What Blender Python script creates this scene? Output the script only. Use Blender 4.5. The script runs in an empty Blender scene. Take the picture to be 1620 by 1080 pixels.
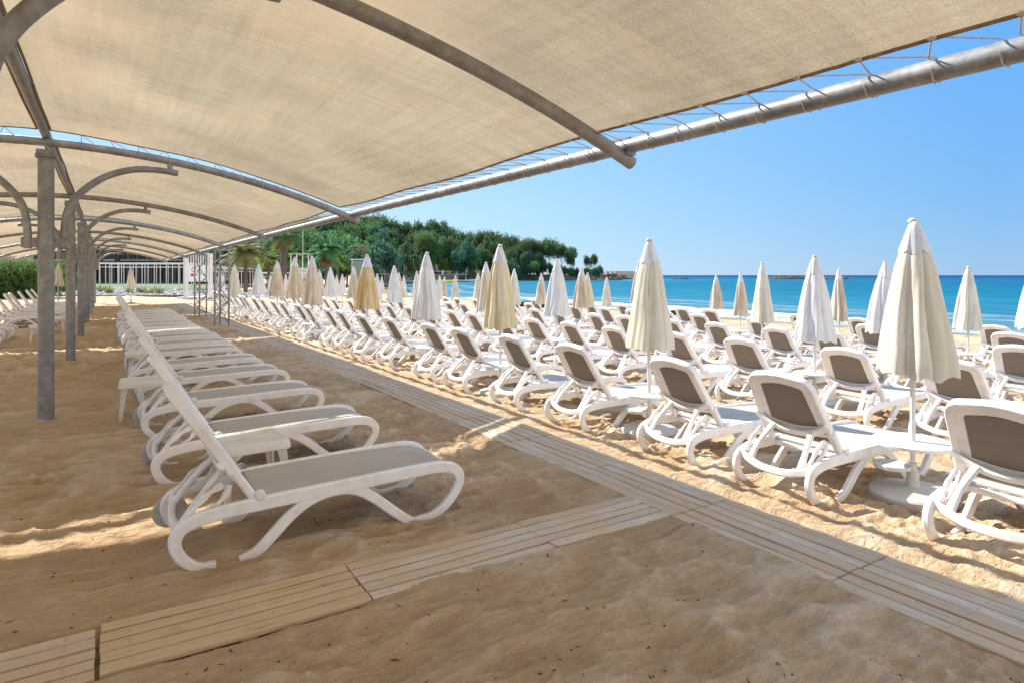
import bpy, math, random
import numpy as np
from mathutils import Vector, Matrix, noise as mn

rad = math.radians
SC = bpy.context.scene
COL = SC.collection

# ------------------------------------------------------------------ camera
YAW = math.atan2(642.0, 1010.0)            # the rows run along +Y, the sea lies towards +X
cam_d = bpy.data.cameras.new('camera')
cam = bpy.data.objects.new('camera', cam_d)
COL.objects.link(cam)
cam_d.sensor_width = 36.0
cam_d.lens = 36.0 * 1010.0 / 1620.0
cam_d.shift_y = -104.5 / 1620.0
cam_d.clip_start = 0.05
cam_d.clip_end = 30000
cam.location = (0, 0, 1.65)
cam.rotation_euler = (rad(90), 0, -YAW)
SC.camera = cam

# ------------------------------------------------------------------ sky and sun
SUN = Vector((-0.40, 1.24, 1.0)).normalized()
EL = math.asin(SUN.z)
AZ = math.atan2(SUN.x, SUN.y)
w = bpy.data.worlds.new('World')
SC.world = w
w.use_nodes = True
wn = w.node_tree
wn.nodes.clear()
sky = wn.nodes.new('ShaderNodeTexSky')
sky.sky_type = 'NISHITA'
sky.sun_disc = False
sky.sun_elevation = EL
sky.sun_rotation = AZ
sky.altitude = 0
sky.air_density = 1.0
sky.dust_density = 0.0
sky.ozone_density = 4.0
bg = wn.nodes.new('ShaderNodeBackground')
bg.inputs['Strength'].default_value = 0.10
wo = wn.nodes.new('ShaderNodeOutputWorld')
# clear-day gradient: paler towards the sun and the horizon, deeper blue upwards and away from it; zenith brightened as added fill
wc = wn.nodes.new('ShaderNodeTexCoord')
sp = wn.nodes.new('ShaderNodeSeparateXYZ'); wn.links.new(wc.outputs['Generated'], sp.inputs[0])
flat = wn.nodes.new('ShaderNodeVectorMath'); flat.operation = 'MULTIPLY'; flat.inputs[1].default_value = (1, 1, 0)
wn.links.new(wc.outputs['Generated'], flat.inputs[0])
nrm = wn.nodes.new('ShaderNodeVectorMath'); nrm.operation = 'NORMALIZE'; wn.links.new(flat.outputs[0], nrm.inputs[0])
dot = wn.nodes.new('ShaderNodeVectorMath'); dot.operation = 'DOT_PRODUCT'; wn.links.new(nrm.outputs[0], dot.inputs[0])
dot.inputs[1].default_value = (math.sin(AZ), math.cos(AZ), 0)
az = wn.nodes.new('ShaderNodeMapRange'); az.inputs[1].default_value = 0.05; az.inputs[2].default_value = 0.85
wn.links.new(dot.outputs['Value'], az.inputs[0])
def wramp(stops):
    r_ = wn.nodes.new('ShaderNodeValToRGB'); e = r_.color_ramp.elements
    while len(e) < len(stops): e.new(.5)
    for k_, (p_, c_) in enumerate(stops): e[k_].position = p_; e[k_].color = (*c_, 1)
    wn.links.new(sp.outputs[2], r_.inputs[0]); return r_.outputs[0]
away = wramp([(0, (.125, .255, .430)), (.12, (.095, .245, .470)), (.35, (.070, .235, .530)), (.6, (.10, .25, .52)), (1, (.24, .36, .58))])
near = wramp([(0, (.310, .440, .540)), (.12, (.270, .420, .550)), (.35, (.160, .350, .560)), (.6, (.13, .29, .54)), (1, (.24, .36, .58))])
def wmix(f, a, b):
    m_ = wn.nodes.new('ShaderNodeMix'); m_.data_type = 'RGBA'
    if hasattr(f, 'is_output'): wn.links.new(f, m_.inputs[0])
    else: m_.inputs[0].default_value = f
    wn.links.new(a, m_.inputs[6]); wn.links.new(b, m_.inputs[7]); return m_.outputs[2]
grad = wmix(az.outputs[0], away, near)
# added fill: unseen bright sky behind the camera to light the foreground
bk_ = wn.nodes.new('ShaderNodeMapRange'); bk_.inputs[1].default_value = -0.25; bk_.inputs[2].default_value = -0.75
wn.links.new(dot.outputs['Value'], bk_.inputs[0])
rear_fill = wramp([(0, (.74, .71, .68)), (.5, (.80, .77, .74)), (.8, (.42, .48, .60)), (1, (.24, .36, .58))])
grad = wmix(bk_.outputs[0], grad, rear_fill)
gs = wn.nodes.new('ShaderNodeVectorMath'); gs.operation = 'SCALE'; gs.inputs['Scale'].default_value = 10.0
wn.links.new(grad, gs.inputs[0])
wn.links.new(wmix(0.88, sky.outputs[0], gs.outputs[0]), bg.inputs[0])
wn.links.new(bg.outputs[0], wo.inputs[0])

sl = bpy.data.lights.new('sun', 'SUN')
sl.energy = 5.0
sl.angle = rad(0.5)
sl.color = (1.0, 0.95, 0.86)
so = bpy.data.objects.new('sun', sl)
COL.objects.link(so)
so.location = (0, 0, 30)
so.rotation_euler = (-SUN).to_track_quat('-Z', 'Y').to_euler()

SC.view_settings.view_transform = 'Standard'
SC.view_settings.look = 'None'
SC.view_settings.gamma = 1
SC.view_settings.use_curve_mapping = False
SC.view_settings.exposure = 0.95
SC.cycles.max_bounces = 8
SC.cycles.transparent_max_bounces = 12

rnd = random.Random(7)

# ------------------------------------------------------------------ helpers
def mat(name, col, rough=0.6, metal=0.0, spec=0.5):
    m = bpy.data.materials.new(name)
    m.use_nodes = True
    b = m.node_tree.nodes['Principled BSDF']
    b.inputs['Base Color'].default_value = (*col, 1)
    b.inputs['Roughness'].default_value = rough
    b.inputs['Metallic'].default_value = metal
    b.inputs['Specular IOR Level'].default_value = spec
    return m

class NT:
    """small node-tree helper"""
    def __init__(s, m):
        s.t = m.node_tree; s.n = s.t.nodes; s.b = s.n.get('Principled BSDF')
    def new(s, kind, **kw):
        n = s.n.new(kind)
        for k, v in kw.items():
            if k.startswith('i_'):
                key = k[2:]
                key = int(key) if key.isdigit() else key.replace('_', ' ')
                n.inputs[key].default_value = v
            else:
                setattr(n, k, v)
        return n
    def link(s, a, b): s.t.links.new(a, b)
    def noise(s, scale, detail=4, rough=0.6, vec=None, dist=0.0):
        n = s.new('ShaderNodeTexNoise')
        n.inputs['Scale'].default_value = scale
        n.inputs['Detail'].default_value = detail
        n.inputs['Roughness'].default_value = rough
        n.inputs['Distortion'].default_value = dist
        if vec is not None: s.link(vec, n.inputs['Vector'])
        return n.outputs['Fac']
    def ramp(s, fac, stops, interp='LINEAR'):
        r = s.new('ShaderNodeValToRGB')
        r.color_ramp.interpolation = interp
        e = r.color_ramp.elements
        while len(e) < len(stops): e.new(0.5)
        for i, (p, c) in enumerate(stops):
            e[i].position = p
            e[i].color = (*c, 1) if len(c) == 3 else c
        s.link(fac, r.inputs[0])
        return r.outputs[0]
    def mix(s, fac, a, b, mode='MIX'):
        m = s.new('ShaderNodeMix', data_type='RGBA', blend_type=mode)
        for sock, v in ((m.inputs[0], fac), (m.inputs[6], a), (m.inputs[7], b)):
            if hasattr(v, 'is_output'): s.link(v, sock)
            elif isinstance(v, (int, float)): sock.default_value = v
            else: sock.default_value = (*v, 1)
        return m.outputs[2]
    def math(s, op, a, b=0.0, clamp=False):
        m = s.new('ShaderNodeMath', operation=op, use_clamp=clamp)
        for sock, v in ((m.inputs[0], a), (m.inputs[1], b)):
            if hasattr(v, 'is_output'): s.link(v, sock)
            else: sock.default_value = v
        return m.outputs[0]
    def coord(s, which='Object'):
        return s.new('ShaderNodeTexCoord').outputs[which]
    def mapping(s, vec, scale=(1, 1, 1), rot=(0, 0, 0)):
        m = s.new('ShaderNodeMapping')
        m.inputs['Scale'].default_value = scale
        m.inputs['Rotation'].default_value = rot
        s.link(vec, m.inputs[0])
        return m.outputs[0]
    def bump(s, h, strength=0.3, dist=0.01, normal=None):
        b = s.new('ShaderNodeBump')
        b.inputs['Strength'].default_value = strength
        b.inputs['Distance'].default_value = dist
        s.link(h, b.inputs['Height'])
        if normal is not None: s.link(normal, b.inputs['Normal'])
        return b.outputs[0]

class MB:
    """collects geometry, builds ONE mesh"""
    def __init__(s): s.v = []; s.f = []
    def add(s, vs, fs):
        o = len(s.v)
        s.v.extend([tuple(p) for p in vs])
        s.f.extend([tuple(i + o for i in f) for f in fs])
    def box(s, c, d, rot=None, ch=0.0):
        cx, cy, cz = c; a, b, h = d[0] / 2, d[1] / 2, d[2] / 2
        P = [Vector((x, y, z)) for x in (-a, a) for y in (-b, b) for z in (-h, h)]
        if rot is not None: P = [rot @ p for p in P]
        P = [p + Vector(c) for p in P]
        s.add(P, [(0, 1, 3, 2), (4, 6, 7, 5), (0, 4, 5, 1), (2, 3, 7, 6), (0, 2, 6, 4), (1, 5, 7, 3)])
    def sweep(s, pts, up, w, t, closed=False, seg=8, round_=0.32, caps=True, off=None):
        """chamfered rectangular section along pts; w = size along 'up' (binormal), t = size across it"""
        pts = [Vector(p) for p in pts]; n = len(pts)
        W = w if callable(w) else (lambda k: w)
        T = t if callable(t) else (lambda k: t)
        vs = []; ring = []
        for i, p in enumerate(pts):
            if closed: tan = pts[(i + 1) % n] - pts[i - 1]
            else: tan = pts[min(i + 1, n - 1)] - pts[max(i - 1, 0)]
            tan.normalize()
            u = Vector(up(i) if callable(up) else up)
            side = tan.cross(u); side.normalize()
            u2 = side.cross(tan); u2.normalize()
            k = i / max(1, n - 1)
            a, b = W(k) / 2, T(k) / 2
            r = min(a, b) * 2 * round_
            sec = [(a - r, b), (a, b - r), (a, -b + r), (a - r, -b), (-a + r, -b), (-a, -b + r), (-a, b - r), (-a + r, b)]
            for (x, y) in sec: vs.append(p + u2 * x + side * y)
        fs = []
        m = n if closed else n - 1
        for i in range(m):
            j = (i + 1) % n
            for k in range(8):
                l = (k + 1) % 8
                fs.append((i * 8 + k, i * 8 + l, j * 8 + l, j * 8 + k))
        if not closed and caps:
            fs.append(tuple(range(7, -1, -1)))
            fs.append(tuple((n - 1) * 8 + k for k in range(8)))
        s.add(vs, fs)
    def tube(s, pts, r, seg=10, caps=True):
        pts = [Vector(p) for p in pts]; n = len(pts)
        vs = []; prev = None
        for i, p in enumerate(pts):
            tan = pts[min(i + 1, n - 1)] - pts[max(i - 1, 0)]
            tan.normalize()
            if prev is None:
                a = Vector((0, 0, 1)) if abs(tan.z) < 0.9 else Vector((1, 0, 0))
                u = tan.cross(a).normalized()
            else:
                u = (prev - tan * prev.dot(tan)).normalized()
            prev = u
            v = tan.cross(u)
            R = r(i / max(1, n - 1)) if callable(r) else r
            for k in range(seg):
                a = 2 * math.pi * k / seg
                vs.append(p + u * (R * math.cos(a)) + v * (R * math.sin(a)))
        fs = []
        for i in range(n - 1):
            for k in range(seg):
                l = (k + 1) % seg
                fs.append((i * seg + k, i * seg + l, (i + 1) * seg + l, (i + 1) * seg + k))
        if caps:
            fs.append(tuple(range(seg - 1, -1, -1)))
            fs.append(tuple((n - 1) * seg + k for k in range(seg)))
        s.add(vs, fs)
    def lathe(s, prof, seg=32, c=(0, 0, 0), cap=True):
        n = len(prof); vs = []
        for (r, z) in prof:
            for k in range(seg):
                a = 2 * math.pi * k / seg
                vs.append((c[0] + r * math.cos(a), c[1] + r * math.sin(a), c[2] + z))
        fs = []
        for i in range(n - 1):
            for k in range(seg):
                l = (k + 1) % seg
                fs.append((i * seg + k, i * seg + l, (i + 1) * seg + l, (i + 1) * seg + k))
        if cap:
            fs.append(tuple(range(seg - 1, -1, -1)))
            fs.append(tuple((n - 1) * seg + k for k in range(seg)))
        s.add(vs, fs)
    def build(s, name, m, parent=None, smooth=None):
        me = bpy.data.meshes.new(name)
        me.from_pydata(s.v, [], s.f)
        me.validate()
        me.update()
        if m is not None: me.materials.append(m)
        if smooth is not None:
            me.polygons.foreach_set('use_smooth', [True] * len(me.polygons))
            try: me.set_sharp_from_angle(angle=rad(smooth))
            except Exception: pass
        o = bpy.data.objects.new(name, me)
        COL.objects.link(o)
        if parent is not None: o.parent = parent
        return o

def tag(o, label=None, cat=None, group=None, kind=None):
    if label: o['label'] = label
    if cat: o['category'] = cat
    if group: o['group'] = group
    if kind: o['kind'] = kind
    return o
def empty(name, loc=(0, 0, 0), rz=0.0):
    o = bpy.data.objects.new(name, None)
    o.empty_display_size = 0.2
    o.location = loc; o.rotation_euler = (0, 0, rz)
    COL.objects.link(o)
    return o
def copy_tree(o, parent=None):
    c = o.copy()
    COL.objects.link(c)
    if parent is not None: c.parent = parent
    for ch in list(o.children): copy_tree(ch, c)
    return c
def catmull(P, n=6, closed=False):
    P = [Vector(p) for p in P]; out = []
    m = len(P)
    rng = range(m) if closed else range(m - 1)
    for i in rng:
        if closed: a, b, c, d = P[i - 1], P[i], P[(i + 1) % m], P[(i + 2) % m]
        else: a, b, c, d = P[max(i - 1, 0)], P[i], P[i + 1], P[min(i + 2, m - 1)]
        for k in range(n):
            t = k / n
            out.append(0.5 * ((2 * b) + (c - a) * t + (2 * a - 5 * b + 4 * c - d) * t * t + (3 * b - a - 3 * c + d) * t ** 3))
    if not closed: out.append(P[-1])
    return out
ORD = 'first second third fourth fifth sixth seventh eighth ninth tenth eleventh twelfth thirteenth fourteenth fifteenth sixteenth seventeenth eighteenth nineteenth'.split()
def ordn(i):
    if i <= 19: return ORD[i - 1]
    tens = {2: 'twent', 3: 'thirt', 4: 'fort', 5: 'fift', 6: 'sixt'}[i // 10]
    return tens + 'ieth' if i % 10 == 0 else tens + 'y-' + ORD[i % 10 - 1]

# ------------------------------------------------------------------ terrain heights
COAST = [(36, -400), (33, -60), (31, 0), (29.6, 10), (29.3, 20), (30, 35), (30, 50), (28, 62), (34, 85), (60, 150), (92, 213),
         (100, 228), (150, 231), (200, 232), (214, 240), (205, 300), (150, 500), (100, 1500)]
def smooth01(t):
    t = np.clip(t, 0, 1); return t * t * (3 - 2 * t)
def coast_dist(x, y):
    """signed distance to the coast, positive on land (arrays)"""
    best = np.full(x.shape, 1e9); sgn = np.ones(x.shape)
    for (ax, ay), (bx, by) in zip(COAST[:-1], COAST[1:]):
        dx, dy = bx - ax, by - ay; L = dx * dx + dy * dy
        t = np.clip(((x - ax) * dx + (y - ay) * dy) / L, 0, 1)
        px, py = ax + t * dx, ay + t * dy
        d = np.hypot(x - px, y - py)
        cr = dx * (y - ay) - dy * (x - ax)
        m = d < best - 1e-9
        best = np.where(m, d, best); sgn = np.where(m, np.where(cr >= 0, 1, -1), sgn)
    return best * sgn
def g_arr(x, y):
    d = coast_dist(x, y)
    near = np.interp(d, [-60, -12, -5, 0, 5, 11, 13.5, 18, 21, 24.7, 26.3, 40], [-6, -2.2, -1.25, -.72, -.52, -.38, -.32, -.22, -.16, -.07, 0, 0])
    far = np.interp(d, [-60, -6, -0.5, 0.5, 4, 60], [-8, -3, -1.6, 0.7, 1.0, 1.6])
    wgt = smooth01((y - 190) / 30.0)
    h = near * (1 - wgt) + far * wgt
    H = np.interp(x, [-150, 20, 96, 130, 165, 196], [22, 22, 19, 14, 5, 1])
    hill = H * smooth01((y - 150 - np.clip(x, 0, 100) * 0.82) / 95.0) * smooth01((d - 4) / 45)
    return h + hill
def g1(x, y):
    return float(g_arr(np.array([float(x)]), np.array([float(y)]))[0])

# value noise on arrays
def vnoise(x, y, seed=0):
    xi = np.floor(x).astype(np.int64); yi = np.floor(y).astype(np.int64)
    fx = x - xi; fy = y - yi
    fx = fx * fx * fx * (fx * (fx * 6 - 15) + 10); fy = fy * fy * fy * (fy * (fy * 6 - 15) + 10)
    def h(a, b):
        n = (a * 374761393 + b * 668265263 + seed * 974634777) & 0x7fffffff
        n = ((n ^ (n >> 13)) * 1274126177) & 0x7fffffff
        n = n ^ (n >> 16)
        return (n & 0xffff) / 65535.0
    return (h(xi, yi) * (1 - fx) + h(xi + 1, yi) * fx) * (1 - fy) + (h(xi, yi + 1) * (1 - fx) + h(xi + 1, yi + 1) * fx) * fy
def sand_relief(x, y):
    """wind-softened footprints: rounded hollows with soft crests"""
    wx = x + 0.25 * (vnoise(x * 1.1, y * 1.1, 3) - .5); wy = y + 0.25 * (vnoise(x * 1.1, y * 1.1, 4) - .5)
    a = vnoise(wx * 1.0, wy * 1.3, 11) - .5
    w2 = .16 * (vnoise(x * 3.3, y * 3.3, 31) - .5); w3 = .16 * (vnoise(x * 3.3, y * 3.3, 32) - .5)
    b = (1 - np.abs(2 * vnoise(wx * 1.9 + 5 + w2, wy * 2.6 + w3, 12) - 1)) ** 1.7
    c = (1 - np.abs(2 * vnoise(wx * 4.3 + 9 + 2 * w3, wy * 5.6 + 2 + 2 * w2, 13) - 1)) ** 1.5
    d = (1 - np.abs(2 * vnoise(wx * 9.5 + 3 * w2, wy * 13.0 + 3 * w3, 14) - 1)) ** 1.4
    e = vnoise(wx * 24, wy * 24, 15) - .5
    amp = 0.55 + 0.9 * vnoise(x * 0.45 + 3, y * 0.45, 16)
    # trampled, rougher sand among the loungers by the sea
    rough = 0.75 + 0.85 * smooth01((x - 3.9) / 0.8) + .25 * smooth01((y - 4.5) / 2)
    return amp * (0.044 * a + 0.038 * (b - .5) + 0.044 * rough * (c - .5) + 0.022 * rough * (d - .5) + 0.008 * e + .005 * (vnoise(wx * 47, wy * 55, 17) - .5))

# boardwalk footprints (x0,x1,y0,y1)
WALK_A = (3.27, 3.92)
WALK_B = (3.10, 3.57)
def sand_h(x, y):
    base = g_arr(x, y)
    d = coast_dist(x, y)
    fade = 1 / (1 + np.maximum(0, np.hypot(x - 3, y - 4) - 20) / 25)
    h = base + sand_relief(x, y) * fade * np.clip((d - 1) / 3, 0.1, 1)
    # boards lie at z ~ 0.03; sand is swept off them, drifted back over their edges
    nz = (vnoise(x * 1.3 + 7, y * 1.3, 21) - .5) * 0.22 + (vnoise(x * 4.1, y * 4.1, 22) - .5) * 0.09
    def clear(inside, h):
        k = smooth01((inside + .01) / 0.05)
        return h * (1 - k) + (base - 0.035) * k
    ea = np.maximum(np.maximum(WALK_A[0] - x, x - WALK_A[1]), 0); eb = np.maximum(np.maximum(np.maximum(WALK_B[0] - y, y - WALK_B[1]), x - 3.4), 0)
    near_ = np.exp(-(np.minimum(ea, eb) / .16) ** 2)
    h = h * (1 - near_) + (base + .016 + .35 * (h - base)) * near_
    inA = np.minimum(x - WALK_A[0], WALK_A[1] - x) + np.minimum(0.02, nz - .02)
    inA = np.minimum(inA, 46 - y)
    h = np.where((inA > -.1) & (y > -6), clear(inA, h), h)
    inB = np.minimum(y - WALK_B[0], WALK_B[1] - y) + np.minimum(0.02, nz * .7 + .01)
    inB = np.minimum(inB, 3.33 - x)
    h = np.where((inB > -.1) & (x > -6), clear(inB, h), h)
    return h
def sh(x, y):
    return float(sand_h(np.array([float(x)]), np.array([float(y)]))[0])

def axis(a, b, lo, hi, step, growth, maxs):
    pts = [lo]
    while pts[-1] < hi: pts.append(pts[-1] + step)
    s_ = step
    while pts[-1] < b:
        s_ = min(s_ * growth, maxs); pts.append(pts[-1] + s_)
    s_ = step
    while pts[0] > a:
        s_ = min(s_ * growth, maxs); pts.insert(0, pts[0] - s_)
    return np.array(pts)
def grid_obj(name, X, Y, Z, m):
    ny, nx = X.shape
    co = np.stack([X, Y, Z], -1).reshape(-1, 3).astype(np.float32)
    idx = np.arange(nx * ny).reshape(ny, nx)
    q = np.stack([idx[:-1, :-1], idx[:-1, 1:], idx[1:, 1:], idx[1:, :-1]], -1).reshape(-1, 4).astype(np.int32)
    me = bpy.data.meshes.new(name)
    me.vertices.add(len(co)); me.vertices.foreach_set('co', co.ravel())
    me.loops.add(q.size); me.loops.foreach_set('vertex_index', q.ravel())
    me.polygons.add(len(q))
    me.polygons.foreach_set('loop_start', np.arange(0, q.size, 4, dtype=np.int32))
    me.polygons.foreach_set('loop_total', np.full(len(q), 4, dtype=np.int32))
    me.polygons.foreach_set('use_smooth', np.ones(len(q), dtype=bool))
    me.update(calc_edges=True); me.validate()
    me.materials.append(m)
    o = bpy.data.objects.new(name, me); COL.objects.link(o)
    return o

# ------------------------------------------------------------------ materials
def m_sand():
    m = mat('sand', (.45, .32, .19), 0.95, spec=0.15); t = NT(m)
    P = t.coord('Object')
    n1 = t.noise(0.9, 5, .6, P); n2 = t.noise(7, 5, .65, P); n3 = t.noise(420, 3, .7, P); n4 = t.noise(60, 3, .7, P)
    c = t.ramp(n1, [(.3, (.56, .38, .225)), (.7, (.65, .47, .29))])
    c = t.mix(t.ramp(n2, [(.35, (0, 0, 0)), (.7, (1, 1, 1))]), c, (.61, .445, .275))
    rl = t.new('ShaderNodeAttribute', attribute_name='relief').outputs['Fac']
    c = t.mix(t.ramp(rl, [(.15, (.6, .6, .6)), (.50, (0, 0, 0))]), c, (.48, .31, .18))  # shade in the hollows painted into the sand colour by relief height
    c = t.mix(t.ramp(rl, [(.56, (0, 0, 0)), (.85, (.9, .9, .9))]), c, (.71, .56, .40))  # light on the crests painted in by the same height
    g = t.ramp(n3, [(.3, (.50, .48, .45)), (.5, (1, 1, 1)), (.68, (1.3, 1.3, 1.3))])
    c = t.mix(.62, c, g, 'MULTIPLY')
    c = t.mix(.5, c, t.ramp(t.noise(95, 4, .75, P), [(.30, (.62, .60, .57)), (.5, (1, 1, 1)), (.7, (1.2, 1.2, 1.2))]), 'MULTIPLY')
    # damp, darker strip by the water and greener scrub far inland
    sx = t.new('ShaderNodeSeparateXYZ'); t.link(P, sx.inputs[0])
    zz = t.math('ADD', sx.outputs[2], t.math('MULTIPLY', t.noise(.25, 3, .5, P), .10))
    wet = t.ramp(zz, [(0.0, (1, 1, 1)), (1.0, (0, 0, 0))])
    mr = t.new('ShaderNodeMapRange', i_From_Min=-.66, i_From_Max=-.52); t.link(zz, mr.inputs[0])
    c = t.mix(mr.outputs[0], (.20, .135, .075), c)
    gr = t.new('ShaderNodeMapRange', i_From_Min=1.0, i_From_Max=2.2); t.link(sx.outputs[2], gr.inputs[0])
    c = t.mix(gr.outputs[0], c, (.06, .08, .03))
    t.link(c, t.b.inputs['Base Color'])
    rr = t.new('ShaderNodeMapRange', i_From_Min=-.70, i_From_Max=-.60, i_To_Min=.25, i_To_Max=.95); t.link(zz, rr.inputs[0])
    t.link(rr.outputs[0], t.b.inputs['Roughness'])
    h = t.math('ADD', t.math('MULTIPLY', n3, .25), t.math('ADD', t.math('MULTIPLY', n4, .5), t.math('MULTIPLY', t.noise(22, 4, .6, P), 1.2)))
    rip = t.noise(1.0, 6, .66, t.mapping(P, (8, 19, 9), (0, 0, .45)), 1.1)
    h = t.math('ADD', h, t.math('MULTIPLY', rip, 3.2))
    t.link(t.bump(h, .75, .022), t.b.inputs['Normal'])
    return m
def m_plastic(name, col, rough=.38, dirt=.18):
    m = mat(name, col, rough, spec=.45); t = NT(m)
    P = t.coord('Object'); oi = t.new('ShaderNodeObjectInfo')
    v = t.new('ShaderNodeVectorMath', operation='ADD'); t.link(P, v.inputs[0])
    cb = t.new('ShaderNodeCombineXYZ'); t.link(t.math('MULTIPLY', oi.outputs['Random'], 37.0), cb.inputs[0]); t.link(cb.outputs[0], v.inputs[1])
    n = t.noise(5.5, 6, .68, v.outputs[0])
    d = tuple(a * b for a, b in zip(col, (.80, .74, .66)))
    c = t.mix(t.ramp(n, [(.48, (0, 0, 0)), (.78, (1, 1, 1))]), col, d)
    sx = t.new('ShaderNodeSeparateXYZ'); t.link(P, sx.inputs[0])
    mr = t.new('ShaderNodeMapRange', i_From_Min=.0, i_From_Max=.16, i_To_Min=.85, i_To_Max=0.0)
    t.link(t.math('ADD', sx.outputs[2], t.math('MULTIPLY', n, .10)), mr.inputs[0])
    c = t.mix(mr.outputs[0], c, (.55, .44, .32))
    t.link(c, t.b.inputs['Base Color'])
    t.link(t.ramp(n, [(.3, (rough - .06,) * 3), (.8, (rough + .22,) * 3)]), t.b.inputs['Roughness'])
    t.link(t.bump(t.noise(160, 2, .5, P), .08, .002), t.b.inputs['Normal'])
    return m
def m_sling(name, col):
    m = mat(name, col, .75, spec=.25); t = NT(m)
    P = t.coord('Object')
    n = t.noise(3.2, 5, .6, P)
    c = t.mix(t.ramp(n, [(.3, (0, 0, 0)), (.75, (1, 1, 1))]), col, tuple(min(1, x * 1.16) for x in col))
    c = t.mix(.25, c, t.ramp(t.noise(240, 2, .5, P), [(.35, (.8, .8, .8)), (.65, (1.12, 1.12, 1.12))]), 'MULTIPLY')
    t.link(c, t.b.inputs['Base Color'])
    return m
def m_wood(warm=False):
    m = mat('warm_plank' if warm else 'weathered_plank', (.4, .36, .3), .85, spec=.2); t = NT(m)
    P = t.coord('Object'); g = t.new('ShaderNodeNewGeometry'); oi = t.new('ShaderNodeObjectInfo')
    r = t.math('ADD', g.outputs['Random Per Island'], t.math('MULTIPLY', oi.outputs['Random'], 5.3))
    cb = t.new('ShaderNodeCombineXYZ'); t.link(t.math('MULTIPLY', r, 9.0), cb.inputs[0]); t.link(t.math('MULTIPLY', r, 23.0), cb.inputs[1])
    v = t.new('ShaderNodeVectorMath', operation='ADD'); t.link(P, v.inputs[0]); t.link(cb.outputs[0], v.inputs[1])
    st = t.mapping(v.outputs[0], (3.2, 62, 30))
    grain = t.noise(1.0, 6, .7, st, .6); fine = t.noise(2.6, 5, .7, t.mapping(v.outputs[0], (4, 150, 60)))
    base = t.ramp(t.math('FRACT', t.math('MULTIPLY', r, 7.0)), [(0, (.50, .41, .31)), (.35, (.62, .54, .45)), (.65, (.68, .62, .55)), (1, (.55, .43, .31))])
    if warm: base = t.mix(.85, base, (.58, .41, .22))
    c = t.mix(.9, base, t.ramp(grain, [(.25, (.42, .38, .33)), (.5, (1, 1, 1)), (.75, (1.2, 1.2, 1.18))]), 'MULTIPLY')
    c = t.mix(.5, c, t.ramp(fine, [(.3, (.6, .56, .5)), (.55, (1.05, 1.05, 1.05))]), 'MULTIPLY')
    # knots
    vo = t.new('ShaderNodeTexVoronoi', i_Scale=1.0); t.link(t.mapping(v.outputs[0], (3.5, 11, 3)), vo.inputs[0])
    c = t.mix(t.ramp(vo.outputs[0], [(.03, (1, 1, 1)), (.085, (0, 0, 0))]), c, (.16, .10, .06))
    # blown sand lying in patches
    W = t.new('ShaderNodeNewGeometry').outputs['Position']
    sn = t.noise(2.1, 6, .7, W); sf = t.noise(230, 2, .6, W)
    k = t.math('MULTIPLY', t.ramp(sn, [(.36, (0, 0, 0)), (.58, (1, 1, 1))]), t.ramp(sf, [(.30, (0, 0, 0)), (.50, (1, 1, 1))]))
    c = t.mix(k, c, (.60, .44, .29))
    t.link(c, t.b.inputs['Base Color'])
    t.link(t.bump(t.math('ADD', grain, fine), .5, .003), t.b.inputs['Normal'])
    return m
def m_metal():
    m = mat('galvanised_steel', (.30, .30, .295), .5, .35); t = NT(m)
    P = t.coord('Object')
    n = t.noise(6, 6, .7, P); n2 = t.noise(40, 4, .6, P)
    c = t.ramp(n, [(.25, (.16, .155, .15)), (.5, (.27, .265, .26)), (.72, (.42, .42, .425))])
    c = t.mix(.35, c, t.ramp(n2, [(.3, (.6, .6, .6)), (.6, (1.1, 1.1, 1.1))]), 'MULTIPLY')
    t.link(c, t.b.inputs['Base Color'])
    t.link(t.ramp(n, [(.3, (.4, .4, .4)), (.7, (.65, .65, .65))]), t.b.inputs['Roughness'])
    t.link(t.bump(n2, .15, .003), t.b.inputs['Normal'])
    return m
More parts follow.
